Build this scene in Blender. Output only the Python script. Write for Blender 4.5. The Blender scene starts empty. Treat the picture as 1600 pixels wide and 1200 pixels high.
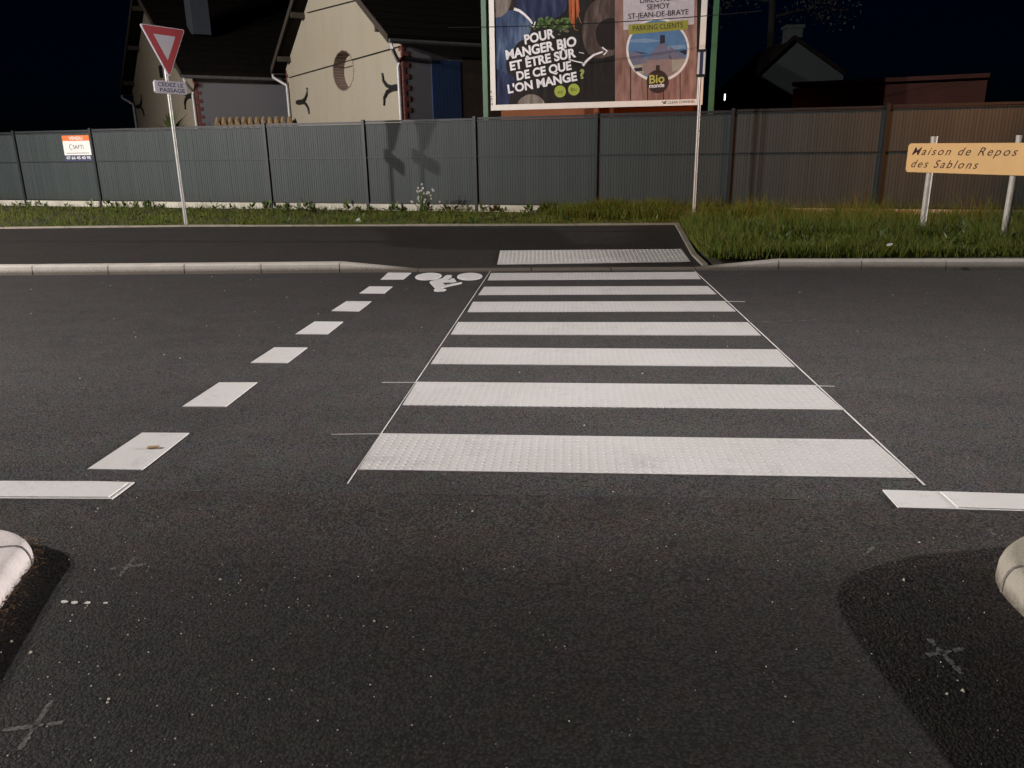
import bpy, math, random
import numpy as np
from mathutils import Vector, Matrix
R = math.radians
random.seed(7); rng = np.random.default_rng(7)
scene = bpy.context.scene
COL = scene.collection

# ------------------------------------------------------------------ camera
cam_data = bpy.data.cameras.new('camera')
cam = bpy.data.objects.new('camera', cam_data); COL.objects.link(cam)
cam_data.sensor_fit = 'HORIZONTAL'; cam_data.sensor_width = 36.0
cam_data.lens = 36.0 * 1240.0 / 1600.0
cam_data.clip_start = 0.05; cam_data.clip_end = 2000
rt, up, fw = (0.9974, 0.0708, -0.0141), (-0.0072, 0.2917, 0.9565), (-0.0718, 0.9539, -0.2915)
cam.matrix_world = Matrix(((rt[0], up[0], -fw[0], 0), (rt[1], up[1], -fw[1], 0), (rt[2], up[2], -fw[2], 1.4191), (0, 0, 0, 1)))
scene.camera = cam

# ------------------------------------------------------------------ night sky
world = bpy.data.worlds.new('World'); scene.world = world; world.use_nodes = True
wn = world.node_tree; bg = wn.nodes['Background']
sky = wn.nodes.new('ShaderNodeTexSky'); sky.sky_type = 'NISHITA'; sky.sun_disc = False
sky.sun_elevation = R(4); sky.sun_rotation = R(180); sky.ozone_density = 10; sky.dust_density = 0.2
wn.links.new(sky.outputs[0], bg.inputs[0]); bg.inputs[1].default_value = 0.0014

# ------------------------------------------------------------------ exposure
vs = scene.view_settings
vs.view_transform = 'Standard'; vs.look = 'None'; vs.exposure = 0.0; vs.gamma = 1.0; vs.use_curve_mapping = False

# ------------------------------------------------------------------ helpers
ORG = {}
def tag(o, label=None, cat=None, group=None, kind=None):
    if label: o['label'] = label
    if cat: o['category'] = cat
    if group: o['group'] = group
    if kind: o['kind'] = kind
    return o
def thing(name, loc, label, cat, group=None):
    o = bpy.data.objects.new(name, None); COL.objects.link(o)
    o.empty_display_size = 0.2; o.location = loc; ORG[o.name] = Vector(loc)
    return tag(o, label, cat, group)

class MB:
    def __init__(s): s.v = []; s.f = []
    def add(s, vs, fs):
        n = len(s.v); s.v += [tuple(map(float, v)) for v in vs]; s.f += [tuple(i + n for i in f) for f in fs]; return s
    def hexa(s, b, t):            # bottom quad, top quad
        return s.add(list(b) + list(t), [(3, 2, 1, 0), (4, 5, 6, 7), (0, 1, 5, 4), (1, 2, 6, 5), (2, 3, 7, 6), (3, 0, 4, 7)])
    def box(s, c, ex, ey, ez, hx, hy, hz):
        c, ex, ey, ez = Vector(c), Vector(ex), Vector(ey), Vector(ez)
        p = lambda a, b, d: c + ex * (a * hx) + ey * (b * hy) + ez * (d * hz)
        return s.hexa([p(-1, -1, -1), p(1, -1, -1), p(1, 1, -1), p(-1, 1, -1)], [p(-1, -1, 1), p(1, -1, 1), p(1, 1, 1), p(-1, 1, 1)])
    def prism(s, poly, vec):      # polygon (world points) swept along vec
        n = len(poly); vec = Vector(vec)
        a = [Vector(p) for p in poly]; b = [p + vec for p in a]
        nrm = sum(((a[i] - a[0]).cross(a[(i + 1) % n] - a[0]) for i in range(n)), Vector())
        if nrm.dot(vec) < 0: a.reverse(); b.reverse()
        fs = [tuple(range(n - 1, -1, -1)), tuple(range(n, 2 * n))] + [(i, (i + 1) % n, n + (i + 1) % n, n + i) for i in range(n)]
        return s.add(a + b, fs)
    def tube(s, pts, r, n=10, caps=True):
        pts = [Vector(p) for p in pts]; rs = r if isinstance(r, (list, tuple)) else [r] * len(pts)
        rings = []
        for i, p in enumerate(pts):
            d = (pts[min(i + 1, len(pts) - 1)] - pts[max(i - 1, 0)]).normalized()
            ref = Vector((0, 0, 1)) if abs(d.z) < .9 else Vector((1, 0, 0))
            u = d.cross(ref).normalized(); w = d.cross(u)
            rings += [p + (u * math.cos(2 * math.pi * k / n) + w * math.sin(2 * math.pi * k / n)) * rs[i] for k in range(n)]
        fs = []
        for i in range(len(pts) - 1):
            for k in range(n):
                fs.append((i * n + k, i * n + (k + 1) % n, (i + 1) * n + (k + 1) % n, (i + 1) * n + k))
        if caps: fs += [tuple(range(n - 1, -1, -1)), tuple(range((len(pts) - 1) * n, len(pts) * n))]
        return s.add(rings, fs)
    def build(s, name, mat, parent=None, smooth=False, bevel=0, label=None):
        org = ORG[parent.name] if parent else Vector((0, 0, 0))
        me = bpy.data.meshes.new(name)
        me.from_pydata([tuple(Vector(v) - org) for v in s.v], [], s.f); me.update()
        me.materials.append(mat)
        o = bpy.data.objects.new(name, me); COL.objects.link(o)
        ORG[o.name] = org
        if parent: o.parent = parent
        if smooth:
            me.polygons.foreach_set('use_smooth', [True] * len(me.polygons)); me.set_sharp_from_angle(angle=R(40))
        if bevel:
            b = o.modifiers.new('bevel', 'BEVEL'); b.width = bevel; b.segments = 2; b.limit_method = 'ANGLE'; b.angle_limit = R(35)
        if label: o['label'] = label
        return o

_tc = {}
def text_outline(txt, bold=0.0, spacing=1.0):
    key = (txt, bold, spacing)
    if key not in _tc:
        c = bpy.data.curves.new('t', 'FONT'); c.body = txt; c.offset = bold; c.space_character = spacing; c.resolution_u = 4
        o = bpy.data.objects.new('t', c); COL.objects.link(o)
        dg = bpy.context.evaluated_depsgraph_get(); dg.update()
        me = bpy.data.meshes.new_from_object(o.evaluated_get(dg))
        vs = [tuple(v.co) for v in me.vertices]; fs = [tuple(p.vertices) for p in me.polygons]
        bpy.data.objects.remove(o); bpy.data.curves.remove(c); bpy.data.meshes.remove(me)
        _tc[key] = (vs, fs)
    return _tc[key]
def text_on(mb, txt, BL, BR, TL, bold=0.0, spacing=1.0, cap=0.68, lift=Vector((0, 0, 0))):
    """letters laid flat into the frame BL-BR (baseline) and BL-TL (capital height)"""
    vs, fs = text_outline(txt, bold, spacing)
    x0 = min(v[0] for v in vs); x1 = max(v[0] for v in vs)
    BL, BR, TL = Vector(BL), Vector(BR), Vector(TL)
    mb.add([BL + (BR - BL) * ((v[0] - x0) / (x1 - x0)) + (TL - BL) * (v[1] / cap) + lift for v in vs], fs)

# ------------------------------------------------------------------ materials
def mat_new(name):
    m = bpy.data.materials.new(name); m.use_nodes = True
    return m, m.node_tree, m.node_tree.nodes['Principled BSDF']
def N(nt, t, **kw):
    n = nt.nodes.new(t)
    for k, v in kw.items(): setattr(n, k, v)
    return n
def ramp(nt, src, stops):
    r = N(nt, 'ShaderNodeValToRGB'); nt.links.new(src, r.inputs[0])
    e = r.color_ramp.elements
    while len(e) < len(stops): e.new(0.5)
    for i, (p, c) in enumerate(stops):
        e[i].position = p; e[i].color = (c if len(c) == 4 else (*c, 1))
    return r.outputs[0]
def noise(nt, co, scale, detail=3, rough=.55):
    n = N(nt, 'ShaderNodeTexNoise'); n.inputs['Scale'].default_value = scale; n.inputs['Detail'].default_value = detail
    n.inputs['Roughness'].default_value = rough; nt.links.new(co, n.inputs['Vector']); return n.outputs[0]
def mixc(nt, fac, a, b, mode='MIX'):
    m = N(nt, 'ShaderNodeMix', data_type='RGBA', blend_type=mode)
    for s, i in ((fac, 0), (a, 6), (b, 7)):
        if hasattr(s, 'links'): nt.links.new(s, m.inputs[i])
        else: m.inputs[i].default_value = s if i == 0 else (*s, 1) if len(s) == 3 else s
    return m.outputs[2]
def bump(nt, bs, hgt, strength, dist):
    b = N(nt, 'ShaderNodeBump'); b.inputs['Strength'].default_value = strength; b.inputs['Distance'].default_value = dist
    nt.links.new(hgt, b.inputs['Height']); nt.links.new(b.outputs[0], bs.inputs['Normal'])
def plain(name, col, rough=.6, metal=0.0, var=.12, scale=6.0, spec=.5, bmp=0.0, fine=60):
    m, nt, bs = mat_new(name)
    co = N(nt, 'ShaderNodeTexCoord').outputs['Object']
    n1 = noise(nt, co, scale, 5)
    lo = tuple(c * (1 - var) for c in col); hi = tuple(min(1, c * (1 + var)) for c in col)
    nt.links.new(ramp(nt, n1, [(.3, lo), (.7, hi)]), bs.inputs['Base Color'])
    bs.inputs['Roughness'].default_value = rough; bs.inputs['Metallic'].default_value = metal
    bs.inputs['Specular IOR Level'].default_value = spec
    if bmp: bump(nt, bs, noise(nt, co, fine, 4), bmp, .01)
    return m

def asphalt(name, dark, light, warm, grain=110, speck=True, worn=.5, band=False, near=False, stains=()):
    m, nt, bs = mat_new(name); L = nt.links.new
    co = N(nt, 'ShaderNodeTexCoord').outputs['Object']
    v = N(nt, 'ShaderNodeTexVoronoi'); v.inputs['Scale'].default_value = grain; L(co, v.inputs['Vector'])
    v2 = N(nt, 'ShaderNodeTexVoronoi'); v2.inputs['Scale'].default_value = grain * 2.3; L(co, v2.inputs['Vector'])
    stone = ramp(nt, v.outputs['Color'], [(.15, dark), (.85, light)])
    big = noise(nt, co, .35, 5, .6); mid = noise(nt, co, 2.6, 4, .6); hue = noise(nt, co, 7.5, 2)
    c = mixc(nt, ramp(nt, big, [(.35, (0, 0, 0)), (.68, (worn, worn, worn))]), stone, light)
    c = mixc(nt, ramp(nt, mid, [(.4, (0, 0, 0)), (.75, (.45, .45, .45))]), c, dark)
    c = mixc(nt, ramp(nt, hue, [(.42, (0, 0, 0)), (.7, (.4, .4, .4))]), c, warm)
    nc = N(nt, 'ShaderNodeTexNoise'); nc.inputs['Scale'].default_value = 11; nc.inputs['Detail'].default_value = 6; nc.inputs['Roughness'].default_value = .75; L(co, nc.inputs['Vector'])
    c = mixc(nt, .40, c, nc.outputs['Color'], 'OVERLAY')
    for cx_, cy_, rx_, ry_, k_ in stains:      # old oil drips
        vm = N(nt, 'ShaderNodeVectorMath', operation='SUBTRACT'); vm.inputs[1].default_value = (cx_, cy_, 0); L(co, vm.inputs[0])
        vs_ = N(nt, 'ShaderNodeVectorMath', operation='MULTIPLY'); vs_.inputs[1].default_value = (1 / rx_, 1 / ry_, 0); L(vm.outputs[0], vs_.inputs[0])
        ln_ = N(nt, 'ShaderNodeVectorMath', operation='LENGTH'); L(vs_.outputs[0], ln_.inputs[0])
        ad_ = N(nt, 'ShaderNodeMath', operation='MULTIPLY_ADD'); L(nc.outputs[0], ad_.inputs[0]); ad_.inputs[1].default_value = .8; L(ln_.outputs['Value'], ad_.inputs[2])
        c = mixc(nt, 1.0, c, ramp(nt, ad_.outputs[0], [(.45, (k_, k_, k_)), (1.0, (1, 1, 1))]), 'MULTIPLY')
    # shade in the pits between the stones, put into the colour
    pit = ramp(nt, v.outputs['Distance'], [(.32, (1, 1, 1)), (.72, (.25, .25, .25))])
    c = mixc(nt, 1.0, c, pit, 'MULTIPLY')
    if band:      # wheel-track polish, plus the crossing's light pool put into the lane colour
        sp_ = N(nt, 'ShaderNodeSeparateXYZ'); L(co, sp_.inputs[0])
        wob = N(nt, 'ShaderNodeMath', operation='MULTIPLY_ADD'); L(big, wob.inputs[0]); wob.inputs[1].default_value = 2.2; L(sp_.outputs[1], wob.inputs[2])
        mr = N(nt, 'ShaderNodeMapRange'); mr.inputs[1].default_value = 0; mr.inputs[2].default_value = 14; L(wob.outputs[0], mr.inputs[0])
        c = mixc(nt, 1.0, c, ramp(nt, mr.outputs[0], [(.27, (.56, .55, .55)), (.34, (.86, .86, .86)), (.44, (1, 1, 1)), (.60, (.74, .73, .72)), (.80, (.52, .51, .51))]), 'MULTIPLY')
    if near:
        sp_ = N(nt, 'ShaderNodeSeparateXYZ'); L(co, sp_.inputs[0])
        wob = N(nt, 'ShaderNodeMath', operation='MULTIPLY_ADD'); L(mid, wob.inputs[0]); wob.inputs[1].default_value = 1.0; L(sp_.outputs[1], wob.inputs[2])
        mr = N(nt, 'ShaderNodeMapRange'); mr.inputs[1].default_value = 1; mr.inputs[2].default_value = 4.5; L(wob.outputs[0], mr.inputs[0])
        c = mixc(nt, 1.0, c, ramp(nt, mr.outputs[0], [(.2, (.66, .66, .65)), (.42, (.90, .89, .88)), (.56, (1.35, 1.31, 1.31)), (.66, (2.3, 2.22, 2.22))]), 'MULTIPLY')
    if speck:
        v3 = N(nt, 'ShaderNodeTexVoronoi'); v3.inputs['Scale'].default_value = 42; L(co, v3.inputs['Vector'])
        pick = N(nt, 'ShaderNodeMath', operation='GREATER_THAN'); pick.inputs[1].default_value = .90
        sep = N(nt, 'ShaderNodeSeparateColor'); L(v3.outputs['Color'], sep.inputs[0]); L(sep.outputs[0], pick.inputs[0])
        near = N(nt, 'ShaderNodeMath', operation='LESS_THAN'); near.inputs[1].default_value = .036; L(v3.outputs['Distance'], near.inputs[0])
        both = N(nt, 'ShaderNodeMath', operation='MULTIPLY'); L(pick.outputs[0], both.inputs[0]); L(near.outputs[0], both.inputs[1])
        c = mixc(nt, both.outputs[0], c, (.20, .195, .18))
    L(c, bs.inputs['Base Color'])
    bs.inputs['Roughness'].default_value = .8; bs.inputs['Specular IOR Level'].default_value = .28
    h = N(nt, 'ShaderNodeMath', operation='ADD'); L(v.outputs['Distance'], h.inputs[0])
    k = N(nt, 'ShaderNodeMath', operation='MULTIPLY'); k.inputs[1].default_value = .5; L(v2.outputs['Distance'], k.inputs[0]); L(k.outputs[0], h.inputs[1])
    inv = N(nt, 'ShaderNodeMath', operation='MULTIPLY'); inv.inputs[1].default_value = -1; L(h.outputs[0], inv.inputs[0])
    bump(nt, bs, inv.outputs[0], .65, .005)
    return m

def road_paint(name, dots):
    m, nt, bs = mat_new(name); L = nt.links.new
    co = N(nt, 'ShaderNodeTexCoord').outputs['Object']
    n1 = noise(nt, co, 1.6, 5, .6); n2 = noise(nt, co, 24, 4, .7); n3 = noise(nt, co, .7, 3)
    c = ramp(nt, n1, [(.32, (.72, .705, .69)), (.68, (.81, .80, .80))])
    c = mixc(nt, ramp(nt, n2, [(.5, (0, 0, 0)), (.8, (.28, .28, .28))]), c, (.55, .53, .49))
    c = mixc(nt, ramp(nt, n3, [(.45, (0, 0, 0)), (.75, (.35, .35, .35))]), c, (.64, .61, .55))
    n4 = noise(nt, co, 3.2, 6, .72); n5 = noise(nt, co, 90, 3, .6)
    wear = N(nt, 'ShaderNodeMath', operation='MULTIPLY_ADD'); L(n5, wear.inputs[0]); wear.inputs[1].default_value = .35; L(n4, wear.inputs[2])
    c = mixc(nt, ramp(nt, wear.outputs[0], [(.70, (0, 0, 0)), (.85, (.32, .32, .32)), (.94, (.8, .8, .8))]), c, (.30, .285, .265))
    bs.inputs['Roughness'].default_value = .36 if dots else .6
    if not dots: L(c, bs.inputs['Base Color'])
    if dots:
        w = N(nt, 'ShaderNodeVectorMath', operation='MULTIPLY'); w.inputs[1].default_value = (2 * math.pi / .042, 2 * math.pi / .042, 0); L(co, w.inputs[0])
        sp = N(nt, 'ShaderNodeSeparateXYZ'); L(w.outputs[0], sp.inputs[0])
        sx = N(nt, 'ShaderNodeMath', operation='SINE'); L(sp.outputs[0], sx.inputs[0])
        sy = N(nt, 'ShaderNodeMath', operation='SINE'); L(sp.outputs[1], sy.inputs[0])
        mu = N(nt, 'ShaderNodeMath', operation='ADD'); L(sx.outputs[0], mu.inputs[0]); L(sy.outputs[0], mu.inputs[1])
        cl = N(nt, 'ShaderNodeMapRange'); cl.inputs[1].default_value = .7; cl.inputs[2].default_value = 1.8; L(mu.outputs[0], cl.inputs[0])
        c = mixc(nt, cl.outputs[0], mixc(nt, 1.0, c, (.91, .90, .895), 'MULTIPLY'), mixc(nt, .75, c, (.84, .83, .82)))  # stud tops whiter, hollows darker: glints put into the colour
        L(c, bs.inputs['Base Color'])
        ad = N(nt, 'ShaderNodeMath', operation='MULTIPLY_ADD'); L(n2, ad.inputs[0]); ad.inputs[1].default_value = .4; L(cl.outputs[0], ad.inputs[2])
        bump(nt, bs, ad.outputs[0], .85, .008)
    else:
        bump(nt, bs, n2, .35, .006)
    return m

MAT = {}
MAT['asphalt'] = asphalt('asphalt', (.062, .060, .060), (.165, .158, .156), (.135, .112, .108), band=True, stains=[(-4.2952, 6.3386, 0.25, 0.14, 0.7), (-3.9, 5.2, .5, .12, .8), (3.2, 6.4, .7, .14, .8), (-1.6, 3.6, .10, .05, .6)])
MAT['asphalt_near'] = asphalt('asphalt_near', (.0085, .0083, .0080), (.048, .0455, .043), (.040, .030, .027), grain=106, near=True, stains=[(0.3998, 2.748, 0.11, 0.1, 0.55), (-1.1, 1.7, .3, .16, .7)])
MAT['path'] = asphalt('path_asphalt', (.023, .020, .018), (.066, .058, .051), (.058, .042, .033), grain=90, worn=.3)
MAT['paint'] = road_paint('thermoplastic_paint', False)
MAT['dots'] = road_paint('studded_thermoplastic', True)
def chalk_mat():
    m, nt, bs = mat_new('chalk'); co = N(nt, 'ShaderNodeTexCoord').outputs['Object']
    nt.links.new(ramp(nt, noise(nt, co, 70, 5, .75), [(.38, (.032, .031, .030)), (.60, (.17, .166, .16))]), bs.inputs['Base Color'])
    bs.inputs['Roughness'].default_value = .95; bs.inputs['Specular IOR Level'].default_value = .1; return m
MAT['chalk'] = chalk_mat()
def concrete(name, col, dirt, low):
    m, nt, bs = mat_new(name); L = nt.links.new
    co = N(nt, 'ShaderNodeTexCoord').outputs['Object']
    a = noise(nt, co, 5, 6, .65); b = noise(nt, co, 55, 5, .75); f = noise(nt, co, 170, 3, .6)
    c = ramp(nt, a, [(.3, tuple(k * .86 for k in col)), (.7, tuple(k * 1.06 for k in col))])
    c = mixc(nt, ramp(nt, b, [(.52, (0, 0, 0)), (.78, (.6, .6, .6))]), c, dirt)
    g_ = N(nt, 'ShaderNodeNewGeometry'); sp_ = N(nt, 'ShaderNodeSeparateXYZ'); L(g_.outputs['Position'], sp_.inputs[0])
    ad = N(nt, 'ShaderNodeMath', operation='MULTIPLY_ADD'); L(b, ad.inputs[0]); ad.inputs[1].default_value = -.07; L(sp_.outputs[2], ad.inputs[2])
    mr = N(nt, 'ShaderNodeMapRange'); mr.inputs[1].default_value = low; mr.inputs[2].default_value = low + .05; mr.inputs[3].default_value = .85; mr.inputs[4].default_value = 0; L(ad.outputs[0], mr.inputs[0])
    c = mixc(nt, mr.outputs[0], c, (.07, .055, .04))
    L(c, bs.inputs['Base Color']); bs.inputs['Roughness'].default_value = .85; bs.inputs['Specular IOR Level'].default_value = .25
    ad2 = N(nt, 'ShaderNodeMath', operation='ADD'); L(b, ad2.inputs[0]); L(f, ad2.inputs[1])
    bump(nt, bs, ad2.outputs[0], .55, .008); return m
MAT['kerb'] = concrete('kerb_concrete', (.52, .48, .43), (.30, .265, .22), -.20)
MAT['island'] = concrete('island_concrete', (.78, .71, .69), (.48, .42, .39), -.10)
MAT['edging'] = plain('edging_concrete', (.25, .22, .17), .85, var=.2, scale=4, bmp=.3)
MAT['tactile'] = plain('tactile_slab', (.58, .56, .53), .6, var=.12, scale=8)
MAT['soil'] = plain('soil', (.045, .038, .022), .95, var=.4, scale=3, bmp=.6, fine=20)
MAT['plinth'] = plain('plinth_concrete', (.46, .43, .35), .85, var=.2, scale=2.5, bmp=.3)
def slat_mat():
    m, nt, bs = mat_new('fence_slat'); L = nt.links.new
    co = N(nt, 'ShaderNodeTexCoord').outputs['Object']
    mp = N(nt, 'ShaderNodeMapping'); mp.inputs['Scale'].default_value = (7, 7, .5); L(co, mp.inputs['Vector'])
    a = noise(nt, mp.outputs[0], 1.0, 5, .6); b = noise(nt, co, .8, 4); g_ = N(nt, 'ShaderNodeNewGeometry')
    c = ramp(nt, b, [(.3, (.035, .0455, .044)), (.7, (.044, .0545, .053))])
    c = mixc(nt, ramp(nt, a, [(.52, (0, 0, 0)), (.8, (.5, .5, .5))]), c, (.052, .055, .050))
    c = mixc(nt, .5, c, ramp(nt, g_.outputs['Random Per Island'], [(0, (.033, .0425, .041)), (1, (.047, .057, .055))]))
    sp_ = N(nt, 'ShaderNodeSeparateXYZ'); L(co, sp_.inputs[0]); ad = N(nt, 'ShaderNodeMath', operation='MULTIPLY_ADD'); L(a, ad.inputs[0]); ad.inputs[1].default_value = .5; L(sp_.outputs[2], ad.inputs[2])
    c = mixc(nt, ramp(nt, ad.outputs[0], [(.32, (.6, .6, .6)), (.62, (0, 0, 0))]), c, (.040, .037, .028))     # rain splash at the foot
    L(c, bs.inputs['Base Color']); bs.inputs['Roughness'].default_value = .55; bs.inputs['Specular IOR Level'].default_value = .3
    return m
MAT['slat'] = slat_mat()
MAT['fence_metal'] = plain('fence_metal', (.010, .012, .014), .5, var=.15)
MAT['galv'] = plain('galvanised_steel', (.42, .41, .39), .45, .5, var=.12, scale=9)
MAT['white_post'] = plain('pale_painted_steel', (.50, .47, .42), .5, .1, var=.14, scale=12)
MAT['sign_white'] = plain('sign_white', (.45, .415, .465), .35, var=.03)
MAT['sign_red'] = plain('sign_red', (.33, .006, .014), .35, var=.05)
MAT['ink'] = plain('sign_ink', (.018, .012, .014), .5, var=.05)
MAT['ink_brown'] = plain('sign_brown_ink', (.055, .012, .012), .45, var=.05)
MAT['dir_panel'] = plain('direction_panel', (.80, .50, .22), .28, var=.05, scale=3)  # warm sodium light put into the panel colour
MAT['orange_print'] = plain('orange_print', (.72, .16, .035), .5, var=.04)
MAT['white_print'] = plain('white_print', (.72, .71, .66), .5, var=.03)
MAT['navy_print'] = plain('navy_print', (.035, .04, .10), .5, var=.05)
def render_wall(name, col, stain):
    m, nt, bs = mat_new(name); L = nt.links.new
    co = N(nt, 'ShaderNodeTexCoord').outputs['Object']
    mp = N(nt, 'ShaderNodeMapping'); mp.inputs['Scale'].default_value = (2.2, 2.2, .28); L(co, mp.inputs['Vector'])
    a = noise(nt, mp.outputs[0], 1.0, 6, .65); b = noise(nt, co, .55, 5, .6); f = noise(nt, co, 26, 4, .7)
    c = ramp(nt, f, [(.3, tuple(k * .93 for k in col)), (.7, tuple(k * 1.06 for k in col))])
    c = mixc(nt, ramp(nt, a, [(.5, (0, 0, 0)), (.85, (.35, .35, .35))]), c, stain)
    c = mixc(nt, ramp(nt, b, [(.5, (0, 0, 0)), (.75, (.4, .4, .4))]), c, tuple(k * q_ for k, q_ in zip(col, (.92, .82, .62))))
    L(c, bs.inputs['Base Color']); bs.inputs['Roughness'].default_value = .9; bs.inputs['Specular IOR Level'].default_value = .2
    bump(nt, bs, f, .3, .01); return m
MAT['render'] = render_wall('cream_render', (.375, .335, .255), (.25, .22, .165))
MAT['render_shaded'] = render_wall('shaded_bluish_render', (.175, .172, .185), (.10, .12, .17))  # side walls' dim bluish light put into the render colour
MAT['render_far'] = render_wall('darker_cream_render', (.29, .25, .185), (.18, .155, .11))  # cream render in a darker tone, for the farther house
MAT['island_dirty'] = concrete('dirty_island_concrete', (.40, .365, .295), (.19, .17, .13), -.08)
MAT['roof'] = plain('brown_roof_tile', (.0075, .0058, .0045), .9, var=.3, scale=6, spec=.1)
MAT['soffit'] = plain('dark_timber', (.045, .034, .024), .8, var=.25, scale=9)
MAT['brick'] = plain('red_brick', (.15, .046, .038), .85, var=.3, scale=9)
MAT['mortar'] = plain('pale_mortar', (.50, .43, .36), .9, var=.1)
MAT['zinc'] = plain('zinc', (.46, .45, .45), .5, .25, var=.12)
MAT['zinc_dim'] = plain('dull_zinc', (.10, .10, .10), .7, .1, var=.15)
MAT['chimney'] = plain('chimney_render', (.042, .050, .064), .9, var=.1)
MAT['iron'] = plain('wrought_iron', (.012, .011, .012), .6, var=.1)
MAT['blue_glow_tint'] = plain('painted_blue_glow', (.026, .055, .135), .5, var=.08)  # tint for the blue light on the nearer side wall
MAT['tile'] = plain('clay_tile', (.34, .24, .13), .85, var=.3, scale=7)
MAT['green_steel'] = plain('green_steel', (.045, .13, .06), .45, var=.1)
MAT['board_frame'] = plain('cream_board_frame', (.82, .76, .68), .5, var=.04)
MAT['grey_render'] = plain('grey_render', (.033, .041, .042), .9, var=.12)
MAT['red_wall'] = plain('red_outbuilding', (.042, .0085, .004), .9, var=.15, scale=2)
MAT['orange_wall'] = plain('orange_wall', (.24, .085, .035), .9, var=.25, scale=.5)
MAT['mortar_dark'] = plain('grey_mortar', (.17, .15, .135), .95, var=.3, scale=40)
MAT['bark'] = plain('bark', (.008, .0065, .005), .9, var=.3, scale=12)
MAT['petal'] = plain('petal', (.50, .48, .45), .6, var=.05)
MAT['leaf'] = plain('leaf', (.065, .100, .014), .7, var=.3, scale=9)
MAT['crown'] = plain('crown_leaf', (.030, .026, .014), .7, var=.35, scale=2)
MAT['paper'] = plain('white_paper', (.66, .64, .60), .7, var=.06)
MAT['cable'] = plain('black_cable', (.010, .010, .010), .6, var=.1)
MAT['pebble'] = plain('pebble', (.40, .37, .30), .8, var=.35, scale=40)
def grass_mat():
    m, nt, bs = mat_new('grass_blade')
    g = N(nt, 'ShaderNodeNewGeometry')
    c = ramp(nt, g.outputs['Random Per Island'], [(0, (.036, .062, .006)), (.45, (.075, .110, .010)), (.66, (.10, .125, .012)), (.84, (.125, .115, .02)), (1, (.15, .115, .035))])
    nt.links.new(c, bs.inputs['Base Color']); bs.inputs['Roughness'].default_value = .7; bs.inputs['Specular IOR Level'].default_value = .15
    return m
MAT['grass'] = grass_mat()
def lamp_glow():
    m, nt, bs = mat_new('lamp_glass')
    bs.inputs['Emission Color'].default_value = (1, .93, .86, 1); bs.inputs['Emission Strength'].default_value = 3
    return m
MAT['glow'] = lamp_glow()

# ------------------------------------------------------------------ terrain
SL = 0.0192
YK = [(-80, 9.55), (-7.6, 10.08), (-3.0, 10.26), (0.1, 10.37), (2.7, 10.36), (5.6, 10.28), (80, 9.5)]   # foot of the far kerb
def interp(tab, x):
    if x <= tab[0][0]: return tab[0][1]
    for (a, p), (b, q) in zip(tab, tab[1:]):
        if x <= b: return p + (q - p) * (x - a) / (b - a)
    return tab[-1][1]
def yk(x): return interp(YK, x)
def road_z(y): return -SL * y
KH = [(-80, .125), (-3.0238, .125), (-2.0024, .022), (1.6244, .022), (2.6648, .125), (80, .125)]
def kh(x): return interp(KH, x)
KW = .16
YB = [(-80, 14.6), (-10.6, 14.36), (-7.1, 14.5), (.1, 14.2), (1.83, 14.2), (80, 14.2)]   # back of the pavement
def yb(x): return interp(YB, x)
def pave_z(x, y):
    t = max(0, min(1, (y - yk(x) - KW) / (yb(x) - yk(x) - KW)))
    z0 = road_z(yk(x)) + kh(x)
    return z0 + (0.0 - z0) * t

# the ground: one sheet to the horizon
g = MB()
xs = [-400, -120, -40, -12, 0, 12, 40, 120, 400]
prof = [(-400, .10), (-12, .10), (6, road_z(6) - .12), (10.2, road_z(10.2) - .15), (11.2, -.24), (12.4, -.13), (14.1, -.05), (15.2, -.012), (40, 0), (400, 0)]
for y, z in prof: g.v += [(x, y, z) for x in xs]
for j in range(len(prof) - 1):
    for i in range(len(xs) - 1):
        a = j * len(xs) + i; g.f.append((a, a + 1, a + 1 + len(xs), a + len(xs)))
tag(g.build('ground', MAT['soil']), kind='structure')

YS = [(-80, 2.4), (-3.528, 3.1522), (-2.5954, 3.1612), (-1.3951, 3.168), (-0.2467, 3.1815), (0.9882, 3.18), (1.8959, 3.1607), (2.6424, 3.1495), (80, 3.6)]   # joint between the two pours of asphalt
def ys_(x): return interp(YS, x)
r = MB(); r2_ = MB()
xs = sorted(set([-80, -40, -20, -7.6, -3, .1, 2.7, 5.6, 20, 40, 80] + [p_[0] for p_ in YS]))
n = len(xs)
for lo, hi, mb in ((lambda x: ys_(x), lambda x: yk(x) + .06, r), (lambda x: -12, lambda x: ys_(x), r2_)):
    for fn_ in (lo, hi): mb.v += [(x, fn_(x), road_z(fn_(x))) for x in xs]
    mb.f = [(i, i + 1, n + i + 1, n + i) for i in range(n - 1)]
tag(r.build('road', MAT['asphalt']), kind='structure')
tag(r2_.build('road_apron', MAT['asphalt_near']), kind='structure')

# pavement sheet, right edge runs from the back corner down to the lowered kerb
p = MB()
xs = sorted(set([-80, -40, -20, -12] + [-9 + .25 * i for i in range(45)]))
edge = [(1.8148, 14.2), (1.6921, 11.3), (1.7228, 10.5)]
def xr(y): return interp([(edge[2][1], edge[2][0]), (edge[1][1], edge[1][0]), (edge[0][1], edge[0][0])], y)
rows = 8
for j in range(rows + 1):
    for x in xs:
        y = yk(x) + KW + (yb(x) - yk(x) - KW) * j / rows
        x2 = min(x, xr(y))
        p.v.append((x2, y, pave_z(x2, y)))
n = len(xs)
for j in range(rows):
    for i in range(n - 1):
        a = j * n + i
        if p.v[a][0] == p.v[a + 1][0] and p.v[a + n][0] == p.v[a + n + 1][0]: continue
        p.f.append((a, a + 1, a + 1 + n, a + n))
tag(p.build('pavement', MAT['path']), kind='structure')

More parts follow.
